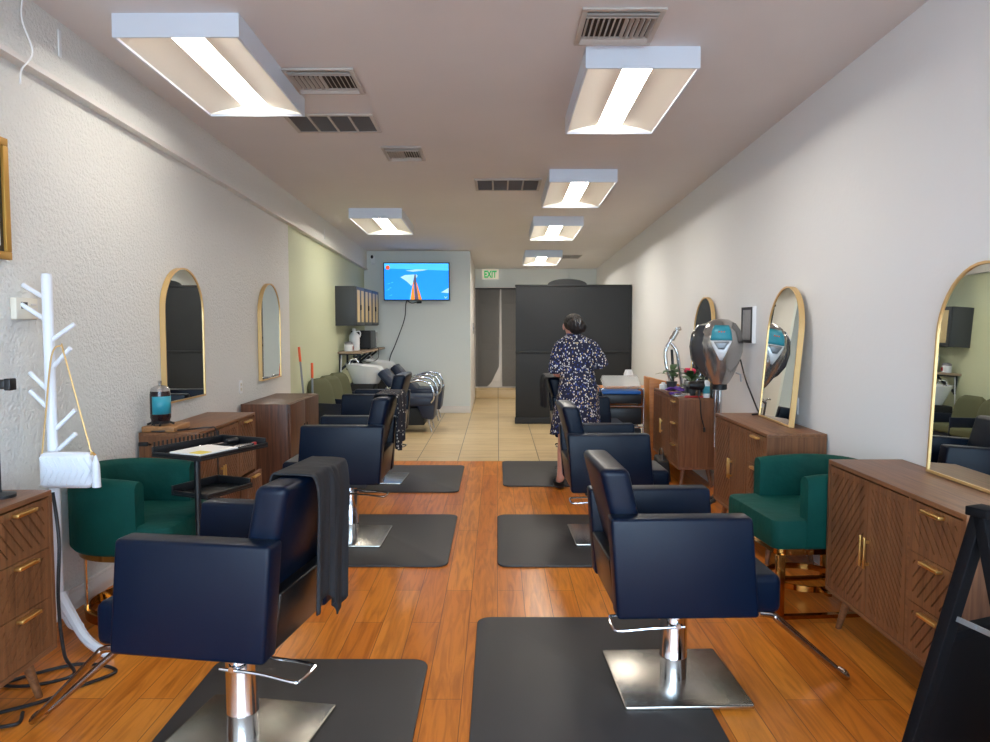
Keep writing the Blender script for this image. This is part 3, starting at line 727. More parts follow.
# ------------------------------------------------------------------ television, camera, exit sign, door
t = thing('television', 'wall television showing blue sea and an orange pier', 'television', (-1.315, 12.14, 1.86), R(1.2))
t.rotation_euler = (R(3), 0, R(1.2))
MB().box(-.535, .535, -.02, .03, 0, .615, .006).build('bezel', M_black, t)
def tvm(n, c, s=1.0): return emit('tv_'+n, c, s)
q = MB(); X0, X1, Z0, Z1 = -.52, .52, .018, .6
def sp(pts, y, mi): q.prism([(X0+(X1-X0)*a, Z0+(Z1-Z0)*b) for a, b in pts], .0006, Matrix(((1, 0, 0, 0), (0, 0, 1, y), (0, 1, 0, 0), (0, 0, 0, 1))), mi)
sp([(0, 0), (1, 0), (1, 1), (0, 1)], -.021, 0)
sp([(0, .86), (1, .8), (1, 1), (0, 1)], -.0213, 1); sp([(.33, .8), (.45, .77), (.6, .8), (.68, .83), (.5, .84)], -.0216, 2)
sp([(.25, .62), (.32, .68), (.5, .7), (.52, .66), (.46, .5), (.42, .38), (.35, .5)], -.0216, 2); sp([(.44, .42), (.47, .7), (.49, .7), (.5, .42)], -.0219, 4)
sp([(.4, 0), (.445, .48), (.455, .48), (.47, 0)], -.0222, 3); sp([(.47, 0), (.465, .5), (.485, .5), (.53, 0)], -.0221, 4); sp([(.53, 0), (.49, .48), (.505, .46), (.58, 0)], -.0222, 3)
sp([(.405, 0), (.43, .36), (.42, .3), (.385, 0)], -.0224, 1); sp([(.88, .2), (1, .18), (1, .33)], -.0216, 2)
sp([(.055+.032*math.cos(k*.4), .885+.06*math.sin(k*.4)) for k in range(16)], -.0224, 5)
sp([(.93, .09), (.94, .09), (.955, .04), (.945, .03)], -.0224, 2); sp([(.97, .09), (.98, .09), (.955, .03), (.945, .04)], -.0224, 2)
for a, b in ((.02, .25), (.05, .3), (.03, .42), (.08, .45), (.06, .1)): sp([(a, b), (a+.06, b+.02), (a+.05, b+.04)], -.0216, 1)
q.build('screen', [tvm('sea', (12, 128, 226)), tvm('sky', (64, 172, 236)), tvm('foam', (150, 190, 220)), tvm('pier', (206, 120, 34)), tvm('deck', (70, 66, 84)), tvm('dot', (206, 78, 30))], t)
MB().box(-.12, .12, .03, .15, .2, .4, .005).build('mount', M_black, t)
q = MB().tube(smooth([(-.155, .03, .01), (-.185, .045, -.06), (-.215, .07, -.31), (-.365, .085, -.71), (-.465, .08, -.96), (-.485, .07, -1.26)], 8), .008, 6)
q.tube(smooth([(-.155, .03, 0), (-.085, .03, -.04), (.015, .03, -.02)], 6), .008, 6).tube([(-.005, .03, -.03), (.075, .03, -.025)], .018, 8)
q.build('cable', M_black, t)
t = thing('security_camera', 'tiny white wall camera left of the television', 'camera', (-2.05, 12.3, 2.56))
MB().box(-.035, .035, -.04, 0, -.1, .03, .012).build('body', M_white, t); MB().ball((-.01, -.04, .02), (.022, .012, .03), seg=12).build('lens', M_black, t)

t = thing('exit_sign', 'green lettered EXIT sign above the back door', 'sign', (-.145, 14.96, 2.375))
MB().box(-.17, .17, -.02, .035, 0, .2, .008).build('housing', emit('exit_housing', (214, 204, 186), .3), t)
MB().box(-.09, .09, -.015, .03, .2, .22, .004).build('canopy', M_plate, t)
cu = bpy.data.curves.new('exit_text', 'FONT'); cu.body = 'EXIT'; cu.size = .19; cu.align_x = 'CENTER'; cu.extrude = .003; cu.offset = .006
to = bpy.data.objects.new('exit_text', cu); COL.objects.link(to)
dg = bpy.context.evaluated_depsgraph_get(); me = bpy.data.meshes.new_from_object(to.evaluated_get(dg)); bpy.data.objects.remove(to)
me.materials.clear(); me.materials.append(emit('exit_green', (24, 170, 84), .35))
lo = bpy.data.objects.new('lettering', me); COL.objects.link(lo); lo.parent = t; lo.location = (0, -.024, .034); lo.rotation_euler = (R(90), 0, 0); lo.scale = (.64, 1.0, 1)

def door(name, x0, x1, side):
    z0, z1 = .2, 2.16; y = 14.97
    q = MB().box(x0, x1, y, y+.028, z0, z1, .003); w = x1-x0
    for a, b in ((.08, .46), (.54, .92)):
        for c, d in ((.06, .38), (.45, .8), (.86, .95)):
            q.box(x0+w*a, x0+w*b, y-.008, y, z0+(z1-z0)*c, z0+(z1-z0)*d, .007)
    o = struct(q.build(name, M_trimw)); kx = x0+.07 if side < 0 else x1-.07
    for z in (1.05, 1.2): MB().lathe([(.0, 0), (.03, 0), (.03, .03), (0, .035)], M=MX((kx, y-.004, z), (R(90), 0, 0)), seg=14).build('door_knob', M_black, o)
door('door_1', -.40, .5, 1)
struct(MB().box(-.449, -.4, 14.93, 14.999, .2, 2.2, .004).box(.5, .56, 14.93, 14.999, .2, 2.2, .004).box(-.4, .5, 14.93, 14.999, 2.16, 2.22, .004).build('trim_3', M_trimw))
def curtain(label, xa, xb, fold):
    def fn(u, v):
        x = xa+(xb-xa)*u; z = .225+1.955*(1-v)
        if fold: x -= .13*max(0, v-.82)/.18*u**2; z += .13*max(0, (u-.55)/.45)**1.5*max(0, v-.7)/.3
        else: x += 0
        gap = .02*v*(1 if not fold else -1)*(1-u if not fold else u)
        return (x+gap, 14.91+.008*math.sin(u*21)*(.4+.6*v), z)
    o = MB().grid(fn, 26, 24).build('sheer_curtain', M_sheer, origin=((xa+xb)/2, 14.91, .22)); tag(o, label, 'curtain', 'sheer curtains over the back door')
curtain('left sheer black curtain panel over the back door with a turned-up corner', -.44, .05, True)
curtain('right sheer black curtain panel over the back door, running behind the partition', .075, .56, False)
o = MB().tube([(-.448, 14.9, 2.185), (.56, 14.9, 2.185)], .012, 10).build('curtain_rod', M_black, origin=(0, 14.9, 2.185)); tag(o, 'black rod holding the sheer curtains over the back door', 'curtain rod')
t = thing('light_switch', 'small switch plate on the hallway side wall beside the back door', 'light switch', (-.45, 13.6, 1.3), R(90))
MB().box(-.04, .04, -.012, 0, 0, .2, .003).build('plate', M_silver, t); MB().box(-.01, .01, -.018, -.012, .08, .12).build('toggle', M_black, t)

# ------------------------------------------------------------------ black partition
t = thing('partition', 'tall black painted wood partition behind the standing woman', 'partition', (1.12, 11.0, 0))
q = MB()
q.box(-.85, .848, 0, .05, 1.05, 2.03)
q.box(-.86, .86, -.012, .06, 2.03, 2.06, .004); q.box(.835, .862, -.015, .05, 0, 2.03, .003); q.box(-.85, -.84, -.003, .06, 0, 2.03)
q.build('upper_boards', M_blackw, t)
q = MB(); q.box(-.85, .834, -.03, .05, .09, 1.05, .003); q.box(-.855, .834, -.045, .05, 1.05, 1.08, .004)
q.build('lower_panel', M_blackw, t)
MB().box(-.86, .85, -.055, .055, 0, .09, .005).build('plinth', M_blackw, t)
n = 14; q = MB().prism([(-.29, 0), (.29, 0)]+[(.29*math.cos(math.pi*k/n), .085*math.sin(math.pi*k/n)) for k in range(1, n)], .04, Matrix(((1, 0, 0, -.09), (0, 0, 1, .01), (0, 1, 0, 2.06), (0, 0, 0, 1))))
q.build('crest', M_blackw, t)

# ------------------------------------------------------------------ backwash corner
t = thing('wall_cabinet', 'charcoal wall cabinet with narrow cream door panels above the basins', 'cabinet', (XL, 11.03, 1.455), R(90))
MB().box(-.95, .95, -.27, 0, 0, .54, .003).build('body', M_dgrey, t)
for k in range(3):
    a = -.94+.627*k
    d = MB().box(a, a+.62, -.288, -.27, .008, .532, .002)
    d = d.build('door', M_dgrey, t)
    for c in (.06, .36): MB().box(a+c, a+c+.17, -.292, -.288, .05, .49).build('inset_panel', M_cream, d)
    MB().box(a+.28, a+.3, -.305, -.288, .22, .29, .002).build('handle', M_black, d)
t = thing('wall_shelf', 'grey-brown wall shelf on black brackets above the shampoo basins', 'shelf', (XL, 11.2, 1.07), R(90))
MB().box(-1.0, 1.06, -.34, 0, 0, .03, .002).build('board', M_shelf, t)
for x in (-.9, -.4, .1, .6):
    MB().box(x-.015, x+.015, -.3, 0, -.02, 0).box(x-.015, x+.015, -.025, 0, -.26, -.02).hexa([(x-.012, -.03, -.24), (x+.012, -.03, -.24), (x+.012, -.0, -.22), (x-.012, -.0, -.22)], [(x-.012, -.29, -.03), (x+.012, -.29, -.03), (x+.012, -.26, -.015), (x-.012, -.26, -.015)]).build('bracket', M_black, t)
ZS = 1.1005
t = thing('wax_warmer', 'small white warmer pot with grey lid at the near end of the shelf', 'pot', (-2.08, 10.36, ZS))
MB().lathe([(.055, 0), (.062, .01), (.062, .095), (0, .095)], seg=24).build('body', M_white, t); MB().lathe([(.062, .095), (.058, .12), (.03, .135), (0, .137)], seg=24).build('lid', mat('lid_grey', (150, 146, 150), .3), t)
MB().box(.06, .066, -.02, .02, .02, .07).build('dial', M_red, t)
def jug(label, x, y):
    t = thing('jug', label, 'jug', (x, y, ZS), 0, 'translucent jugs on the shelf')
    MB().lathe([(.07, 0), (.076, .01), (.076, .19), (.068, .225), (.03, .26), (.024, .265), (.024, .285)], seg=26).build('bottle', M_white, t)
    MB().lathe([(.027, .285), (.027, .315), (0, .315)], seg=18).build('cap', M_trimw, t)
    MB().tube(smooth([(.026, 0, .27), (.075, 0, .275), (.09, 0, .24), (.078, 0, .19)], 5), .008, 8).build('handle', M_white, t)
jug('tall white jug on the shelf next to the black oven', -2.06, 10.68); jug('second white jug half hidden behind the first', -2.1, 10.87)
t = thing('microwave', 'black microwave-like box on the shelf under the wall cabinet', 'microwave', (-2.04, 11.3, ZS))
MB().box(-.14, .14, -.24, .24, .01, .28, .006).box(-.12, -.09, -.2, .2, 0, .01).box(.09, .12, -.2, .2, 0, .01).build('case', M_blackm, t); MB().box(.14, .15, -.235, .13, .02, .27, .003).build('door', M_black, t)
MB().box(.14, .147, .14, .235, .02, .27).build('control_panel', M_dgrey, t)
MB().tube(smooth([(.1, .2, .02), (.18, .24, .01), (.185, .2, -.15), (.1, -.1, -.2), (.02, -.3, -.16)], 8), .006, 6).build('power_cord', M_black, t)
o = MB().box(-.1, .1, -.008, .008, 0, .25, .003).box(-.08, .08, -.03, -.008, 0, .02, .002).build('clear_stand', M_clear); o.location = (-2.0, 11.75, ZS); tag(o, 'clear acrylic stand right of the microwave on the shelf', 'stand')
o = MB().tube([(-2.17, 10.3, 1.06), (-2.17, 10.22, .6), (-2.165, 10.2, .003)], .008, 8).build('white_hose', M_white, origin=(-2.165, 10.2, 0)); tag(o, 'thin white tube on the sage wall below the shelf', 'hose')

def backwash(label, y):
    t = thing('backwash_unit', label, 'shampoo chair', (-1.8, y, 0), 0, 'shampoo chairs with basins')
    b = MB()
    def bowl(u, v):
        a = 2*math.pi*u
        rx, ry = .29*(.62+.38*min(1, v*2)) if v <= .5 else .29*(1-.9*(v-.5)*2), .24*(.62+.38*min(1, v*2)) if v <= .5 else .24*(1-.9*(v-.5)*2)
        z = .66+.25*min(1, v*2) if v <= .5 else .91-.2*math.sin((v-.5)*math.pi)
        if math.cos(a) > .75 and .35 < v < .65: z -= .04
        z += .03*math.cos(a)*(-1)*min(1, v*2)
        return (rx*math.cos(a)-.02, ry*math.sin(a), z)
    b.grid(bowl, 36, 15, closed_u=True); b.lathe([(.18, .665), (0, .665)], (-.02, 0, 0)); b.build('basin', M_por, t, ang=60)
    MB().tube(smooth([(-.24, 0, .9), (-.24, 0, .98), (-.17, 0, 1.0), (-.12, 0, .95)], 5), .014, 10).tube([(-.24, -.06, .93), (-.24, .06, .93)], .014, 8).build('faucet', M_chrome, t)
    MB().hexa([(-.3, -.2, 0), (.05, -.2, 0), (.05, .2, 0), (-.3, .2, 0)], [(-.26, -.18, .66), (.12, -.18, .66), (.12, .18, .66), (-.26, .18, .66)], .02).build('pedestal', M_blackm, t)
    MB().hexa([(.52, -.25, .38), (.62, -.25, .46), (.62, .25, .46), (.52, .25, .38)], [(.16, -.22, .8), (.24, -.22, .87), (.24, .22, .87), (.16, .22, .8)], .03).build('backrest', M_navy, t)
    MB().box(.46, .95, -.26, .26, .36, .5, .035).build('seat', M_navy, t)
    MB().hexa([(.78, -.25, .2), (.93, -.25, .18), (.93, .25, .18), (.78, .25, .2)], [(.7, -.25, .38), (.97, -.25, .52), (.97, .25, .52), (.7, .25, .38)], .02).build('leg_rest', M_navy, t)
    MB().box(-.02, .8, -.2, .2, .1, .34, .01).build('frame_box', M_blackm, t)
    for s in (-1, 1):
        MB().tube(smooth([(.2, s*.3, .56), (.42, s*.3, .64), (.66, s*.3, .71), (.82, s*.3, .71), (.91, s*.3, .64), (.94, s*.3, .5), (.9, s*.28, .42)], 6), .016, 10).build('arm_rail', M_chrome, t)
        MB().tube([(.84, s*.2, .24), (.9, s*.2, .005)], .013, 10).build('leg', M_chrome, t)
        MB().tube([(.2, s*.17, .12), (.2, s*.17, .005)], .013, 10).build('leg', M_chrome, t)
backwash('navy shampoo chair with white basin, the nearer of the two', 10.25)
backwash('navy shampoo chair with white basin, the farther one beside the television wall', 11.45)
def waiting_chair(label, y):
    t = thing('waiting_chair', label, 'chair', (-1.87, y, 0), R(-22), 'olive waiting chairs along the sage wall')
    def bk(u, v):
        a = 2*math.pi*u; zz = .44+.4*v; w = .212*(1 if v < .6 else math.sqrt(max(.02, 1-((v-.6)/.41)**2*.75)))
        c, s = math.cos(a), math.sin(a); th = .055*(1 if .05 < v < .95 else .5)
        return (-.17-.09*v+th*(abs(c)**.6)*(1 if c > 0 else -1), w*(abs(s)**.5)*(1 if s > 0 else -1), zz)
    q = MB().grid(bk, 32, 14, closed_u=True).build('backrest', M_olive, t, ang=70)
    MB().box(-.2, .25, -.225, .225, .36, .46, .03, seg=4).build('seat', M_olive, t)
    for s in (-1, 1): MB().box(-.2, .24, s*.232-.008, s*.232+.008, .1, .58, .006).build('side_frame', M_navy, t)
    MB().box(-.15, .2, -.224, .224, .3, .355, .004).build('seat_rail', M_navy, t)
    for x in (-.17, .2):
        for s in (-1, 1): MB().tube([(x, s*.232, .1), (x, s*.232, .003)], .012, 8).build('leg', M_chrome, t)
waiting_chair('olive waiting chair nearest the orange-tipped broom handles', 8.6); waiting_chair('olive waiting chair in the middle of the row of three', 9.12); waiting_chair('olive waiting chair nearest the shampoo basins', 9.64)
def broom(name, label, xa, ya, xb, yb, z):
    t = thing(name, label, 'broom', (xb, yb, 0), 0, 'orange-tipped broom handles')
    a, b = Vector((0, 0, .04)), Vector((xa-xb, ya-yb, z)); m = a.lerp(b, 1-.16/(z-.04))
    MB().tube([a, m], .011, 10).build('handle', M_grey, t); MB().tube([m, b], .014, 12).build('grip', M_orange, t)
    MB().box(-.03, .03, -.14, .14, .0, .06, .01).build('head', M_black, t)
broom('broom', 'taller broom handle with orange grip leaning on the sage wall', -2.165, 8.08, -2.06, 8.05, 1.23); broom('broom', 'shorter broom handle with orange grip by the dark cupboard', -2.0, 7.98, -1.96, 7.85, 1.06)

# ------------------------------------------------------------------ hood dryer and right wall
t = thing('hood_dryer', 'silver hooded hair dryer on a stand with teal control panel', 'hair dryer', (1.765, 5.88, 0))
q = MB(); q.lathe([(.03, .97), (.075, 1.02), (.11, 1.08), (.15, 1.17), (.178, 1.26), (.182, 1.33), (.165, 1.42), (.12, 1.485), (.06, 1.515), (0, 1.522)], seg=40, sx=.95, sy=.9); q.build('hood', M_silver, t)
q = MB().lathe([(.05, 1.06), (.12, 1.12), (.165, 1.2), (.178, 1.3), (.165, 1.4), (.12, 1.47), (0, 1.5)], (-.045, .07, 0), 36); q.build('visor', M_smoke, t)
def surf(a, z):
    pr = [(.03, .97), (.075, 1.02), (.11, 1.08), (.15, 1.17), (.178, 1.26), (.182, 1.33), (.165, 1.42), (.12, 1.485), (.06, 1.515)]
    for (r0, z0), (r1, z1) in zip(pr, pr[1:]):
        if z0 <= z <= z1: r = r0+(r1-r0)*(z-z0)/(z1-z0); break
    return (r+.003)*.95*math.cos(a), (r+.003)*.9*math.sin(a), z
def patch(zlo, zhi, wl, wh, cen=-104, off=0): return lambda u, v: tuple(surf(R(cen)+(u-.5)*(wl+(wh-wl)*v), zlo+(zhi-zlo)*v)[i]+(0, -off, 0)[i] for i in range(3))
MB().grid(patch(1.355, 1.47, 1.0, .9, off=.003), 12, 6).build('control_panel', M_teal, t, solid=.003)
MB().grid(patch(1.2, 1.353, .12, 1.0), 12, 6).build('panel_trim', M_pearl, t, solid=.003)
MB().grid(patch(1.285, 1.345, .25, .7, off=.003), 10, 5).build('vent_grille', M_grey, t, solid=.002)
q = MB()
for dx in (-.03, .0, .03):
    p = surf(R(-104)+dx*4, 1.42); q.ball((p[0], p[1]-.004, p[2]), .006, seg=8)
q.build('button', M_orange, t)
MB().lathe([(.05, .96), (.056, .965), (.056, 1.02), (.06, 1.03), (0, 1.03)], seg=24).build('collar', M_black, t)
MB().tube([(0, 0, .08), (0, 0, .97)], .02, 16).tube([(-.03, .01, .5), (-.03, .01, .97)], .008, 10).build('pole', M_chrome, t)
q = MB()
for k in range(5): a = R(72*k+10); q.tube([(0, 0, .09), (.2*math.cos(a), .2*math.sin(a), .06)], .015, 8)
q.build('base', M_black, t)
for k in range(5):
    a = R(72*k+10); MB().lathe([(0, -.012), (.022, -.012), (.024, 0), (.022, .012), (0, .012)], M=MX((.2*math.cos(a), .2*math.sin(a), .026), (R(90), 0, a)), seg=12).build('caster', M_black, t)
MB().tube([(.1, -.08, 1.1), (.13, -.1, 1.085), (.135, -.1, 1.03)], .006, 8).build('hook', M_grey, t)
MB().tube(smooth([(.15, -.03, 1.2), (.17, -.1, 1.05), (.155, -.28, .95), (.15, -.42, .86), (.13, -.52, .832), (.07, -.56, .829)], 8), .006, 8).build('cord', M_black, t)
t = thing('framed_notice', 'narrow black-framed notice hung on the right wall beside the hood dryer', 'framed notice', (XR, 5.85, 1.33), R(-90))
MB().box(-.125, .125, -.03, 0, 0, .285, .004).build('case', M_white, t)
q = MB(); q.box(-.12, .12, -.036, -.03, .003, .025).box(-.12, .12, -.036, -.03, .26, .282).box(-.12, -.1, -.036, -.03, .025, .26).box(.1, .12, -.036, -.03, .025, .26); q.build('frame', M_black, t)
MB().box(-.1, .1, -.032, -.03, .025, .26).build('print', mat('notice_grey', (150, 150, 152), .3, var=.25, vscale=40), t)

# ------------------------------------------------------------------ things on the far right sideboard
ZC = .8205
def put(o, x, y, z=ZC, rz=0): o.location = (x, y, z); o.rotation_euler = (0, 0, rz); return o
t = thing('curling_iron_stand', 'curved chrome stand rising behind the plant on the far right sideboard', 'stand', (1.79, 7.55, ZC))
MB().lathe([(.08, 0), (.08, .012), (.02, .02), (0, .02)], seg=24).build('base', M_chrome, t)
MB().tube(smooth([(0, 0, .02), (-.06, 0, .2), (-.075, .02, .38), (-.02, .02, .5), (.02, 0, .57), (.03, 0, .62)], 6), [.018]*31, 10).tube(smooth([(.09, -.02, .02), (.06, -.02, .2), (.03, -.02, .38), (-.02, 0, .46)], 6), .017, 10).build('arm', M_chrome, t)
MB().tube(smooth([(.0, .0, .02), (-.0, .02, .2), (-.01, .03, .4)], 6), .014, 10).build('hose', M_black, t)
MB().tube([(-.02, 0, .5), (.03, 0, .59)], .028, 14).tube([(.02, 0, .6), (.07, 0, .615)], .02, 12).build('head', M_silver, t)
def plant(name, label, x, y, s, nl, seed):
    t = thing(name, label, 'plant', (x, y, ZC)); rnd = random.Random(seed)
    MB().lathe([(.03*s, 0), (.042*s, .07*s), (.038*s, .07*s), (0, .062*s)], seg=18).build('pot', M_dgrey, t)
    q = MB()
    for k in range(nl):
        a = rnd.uniform(0, 6.28); L = rnd.uniform(.08, .13)*s; up = rnd.uniform(.2, 1.1); w = rnd.uniform(.022, .032)*s; z0 = .08*s+rnd.uniform(0, .07)*s
        def lf(u, v, a=a, L=L, up=up, w=w, z0=z0):
            r = L*u; ww = w*math.sin(math.pi*min(1, u*.95+.03)); z = z0+L*up*u-.5*L*u*u
            return (r*math.cos(a)-ww*(v-.5)*2*math.sin(a), r*math.sin(a)+ww*(v-.5)*2*math.cos(a), z+.2*ww*abs(v-.5))
        q.grid(lf, 7, 5)
        q.tube([(0, 0, .06*s), (0, 0, z0)], .004, 6)
    q.build('foliage', M_leaf, t, solid=.0015)
plant('potted_plant', 'leafy green plant in front of the chrome stand on the far sideboard', 1.73, 7.35, 1.3, 16, 2)
plant('potted_plant', 'small green plant in front of the dark arched mirror', 1.79, 6.84, 1.2, 12, 5)
t = thing('flower_vase', 'pink flower in a small grey vase on the far right sideboard', 'vase', (1.88, 7.33, ZC))
MB().lathe([(.035, 0), (.04, .05), (.03, .1), (.034, .11), (.028, .11)], seg=18).build('vase', M_grey, t)
q = MB().tube([(0, 0, .1), (0, 0, .19)], .003, 6)
q.build('stem', M_leaf, t)
q = MB()
for k in range(5): q.ball((.018*math.cos(k*1.26), .018*math.sin(k*1.26), .2), (.02, .02, .026), seg=10)
q.build('petals', M_pink, t)
q = MB().grid(lambda u, v: (.11*(u-.5)*2*(1-.2*v), .06*(v-.5)*2, .036+.018*math.sin(u*7)*math.sin(v*4+1)-.01*abs(u-.5)**2*4), 16, 10); o = put(q.build('purple_towel', M_purple, solid=.012, sub=1), 1.72, 7.15); tag(o, 'crumpled purple towel on the far right sideboard', 'towel')
o = put(MB().box(-.05, .05, -.03, .03, 0, .022, .005).build('purple_case', M_purple), 1.66, 6.92); tag(o, 'small flat purple case at the front edge of the far right sideboard', 'case')
o = put(MB().box(-.09, .09, -.06, .06, 0, .012, .003).tube([(-.07, -.02, .02), (.07, .03, .02)], .006, 8).tube([(-.07, .03, .02), (.06, -.03, .02)], .006, 8).build('tool_tray', M_silver), 1.7, 6.78); tag(o, 'shallow silver tray of tools on the far right sideboard', 'tray')
o = put(MB().box(-.09, .09, -.012, .012, 0, .016, .005).build('red_comb', M_red), 1.77, 6.64); tag(o, 'red comb at the near edge of the far right sideboard', 'comb')
t = thing('blow_dryer', 'black blow dryer lying on the far right sideboard with hanging cord', 'hair dryer', (1.82, 6.66, ZC))
MB().lathe([(.03, -.1), (.038, -.06), (.046, 0), (.046, .06), (.036, .085), (0, .085)], M=MX((0, 0, .11), (0, R(90), 0)), seg=22).build('barrel', M_black, t)
MB().tube([(.0, 0, .09), (-.01, -.01, .0)], .018, 12).build('handle', M_black, t)
MB().tube(smooth([(-.01, -.01, .012), (-.02, -.05, .008), (-.02, -.09, -.02), (-.01, -.095, -.15), (.02, -.095, -.26)], 6), .005, 6).tube([(.02, -.095, -.26), (.022, -.095, -.3)], .011, 8).build('cord', M_black, t)
def bottle(label, x, y, r, h, m, mc, lab=None):
    t = thing('spray_bottle', label, 'bottle', (x, y, ZC), 0)
    MB().lathe([(r*.95, 0), (r, .005), (r, h*.68), (r*.8, h*.76), (r*.4, h*.82), (r*.4, h*.84)], seg=20).build('bottle', m, t)
    MB().lathe([(r*.5, h*.84), (r*.5, h), (0, h)], seg=14).build('cap', mc, t)
    if lab: MB().lathe([(r+.0008, h*.2), (r+.0008, h*.55)], seg=20).build('label', lab, t)
bottle('white bottle with black cap beside the blow dryer', 1.875, 6.64, .032, .19, M_white, M_black, M_teal); bottle('tall silver can closest to the hood dryer pole on the sideboard', 1.95, 6.635, .027, .24, M_silver, M_white)
bottle('short grey bottle behind the blow dryer', 1.8, 7.0, .03, .15, M_grey, M_black); bottle('low white jar beside the potted plant', 1.68, 7.5, .04, .07, M_white, M_white)

# ------------------------------------------------------------------ chrome trolley and desk behind the woman
t = thing('chrome_trolley', 'chrome trolley with black drawers and a clear lidded top, right of the woman', 'trolley', (1.32, 8.0, 0))
t.scale = (.97, 1, .92)
fr = MB()
for s in (-1, 1):
    fr.tube(smooth([(s*.235, -.17, .06), (s*.235, -.17, .8), (s*.225, -.17, .85), (s*.2, -.17, .87)], 5), .011, 10); fr.tube([(s*.235, .17, .06), (s*.235, .17, .85)], .011, 10)
for z in (.17, .42, .66): fr.tube([(-.235, -.17, z), (.235, -.17, z)], .009, 8); fr.tube([(-.235, .17, z), (.235, .17, z)], .009, 8)
fr.tube([(-.2, -.17, .87), (.2, -.17, .87)], .01, 8); fr.tube(smooth([(-.235, -.1, .86), (-.27, -.1, .9), (-.3, -.1, .9)], 4), .009, 8)
fr.build('frame', M_chrome, t)
for z0, z1 in ((.2, .4), (.45, .64), (.69, .795)): MB().box(-.215, .215, -.16, .16, z0, z1, .008).build('drawer', M_black, t)
MB().box(-.21, .21, -.15, .15, .8, .835, .006).build('tray', M_blue, t)
for x, y in ((-.235, -.17), (.235, -.17), (-.235, .17), (.235, .17)): MB().lathe([(0, -.012), (.025, -.012), (.028, 0), (.025, .012), (0, .012)], M=MX((x, y, .03), (R(90), 0, 0)), seg=12).build('caster', M_black, t)
MB().hexa([(-.21, -.18, .885), (.21, -.18, .885), (.23, .13, .95), (-.2, .13, .95)], [(-.2, -.185, .9), (.2, -.185, .9), (.22, .125, 1.0), (-.18, .125, 1.0)], .006).build('clear_lid', M_clear, t)
t = thing('desk', 'tan wooden desk behind the chrome trolley', 'desk', (1.52, 8.55, 0))
MB().box(-.52, .46, -.22, .3, .72, .75, .004).build('top', M_tan, t)
for s, x in ((-1, -.5), (1, .43)): MB().box(x, x+.03, -.2, .28, 0, .72).build('side_panel', M_tan, t)
MB().box(-.47, .43, .2, .22, .3, .72).build('back_panel', M_tan, t)
t = thing('cardboard_box', 'tan box with sloping top beside the far right sideboard', 'box', (1.75, 8.06, 0))
MB().hexa([(-.11, -.14, 0), (.21, -.14, 0), (.21, .16, 0), (-.11, .16, 0)], [(-.13, -.14, .91), (.21, -.14, .83), (.21, .16, .83), (-.13, .16, .91)], .01).build('box', M_tan, t)
o = put(MB().lathe([(.05, 0), (.055, .02), (.055, .15), (.04, .19), (.04, .2), (0, .2)], seg=20).build('white_canister', M_white), 1.52, 8.6, .7505); tag(o, 'white canister on the tan desk behind the clear lid', 'canister')
t = thing('tote_bag', 'small black bag on the floor at the foot of the far right sideboard', 'bag', (1.56, 7.0, 0))
MB().hexa([(-.07, -.13, 0), (.07, -.13, 0), (.07, .13, 0), (-.07, .13, 0)], [(-.05, -.11, .2), (.05, -.11, .2), (.05, .11, .23), (-.05, .11, .23)], .02).build('body', M_blackm, t)
MB().tube(smooth([(0, -.08, .2), (0, -.06, .28), (0, .06, .29), (0, .08, .21)], 6), .006, 8).build('handle', M_black, t)

# ------------------------------------------------------------------ easel sign, near right
t = thing('easel_sign', 'black folding A-frame chalkboard sign at the bottom right corner', 'sign', (1.262, 1.93, 0), R(22))
Hs, Ws = .985, .55
def leaf(sgn, name):
    a = math.atan(.245/Hs)*sgn; Mx = MX((0, 0, Hs), (a, 0, 0)); q = MB(); L = Hs/math.cos(a)
    q.box(0, .045, -.016, .016, -L, 0, .003, M=Mx); q.box(Ws-.045, Ws, -.016, .016, -L, 0, .003, M=Mx)
    q.box(.045, Ws-.045, -.016, .016, -.045, 0, .003, M=Mx); q.box(.045, Ws-.045, -.016, .016, -.4, -.365, .003, M=Mx); q.box(.045, Ws-.045, -.016, .016, -L+.02, -L+.07, .003, M=Mx)
    f = q.build(name, M_sign, t)
    MB().box(.045, Ws-.045, -.004, .006, -L+.07, -.4, M=Mx).build('board', M_sign, f)
    return f
leaf(1, 'back_leaf'); leaf(-1, 'front_leaf')
for xa, xb in ((-.005, .06), (.24, .31), (.49, .555)): MB().box(xa, xb, -.03, .03, Hs-.012, Hs+.012, .003).build('hinge', M_sign, t)
MB().hexa([(.024, .082, .665), (.028, .082, .665), (.028, -.075, .655), (.024, -.075, .655)], [(.024, .082, .68), (.028, .082, .68), (.028, -.075, .67), (.024, -.075, .67)]).tube([(.02, .01, .668), (.032, .01, .668)], .006, 8).build('stay', M_grey, t)

# ------------------------------------------------------------------ the standing woman
PX, PY = .70, 6.62
t = thing('person', 'woman seen from behind in a navy speckled dress, standing by the right row', 'person', (PX, PY, MT))
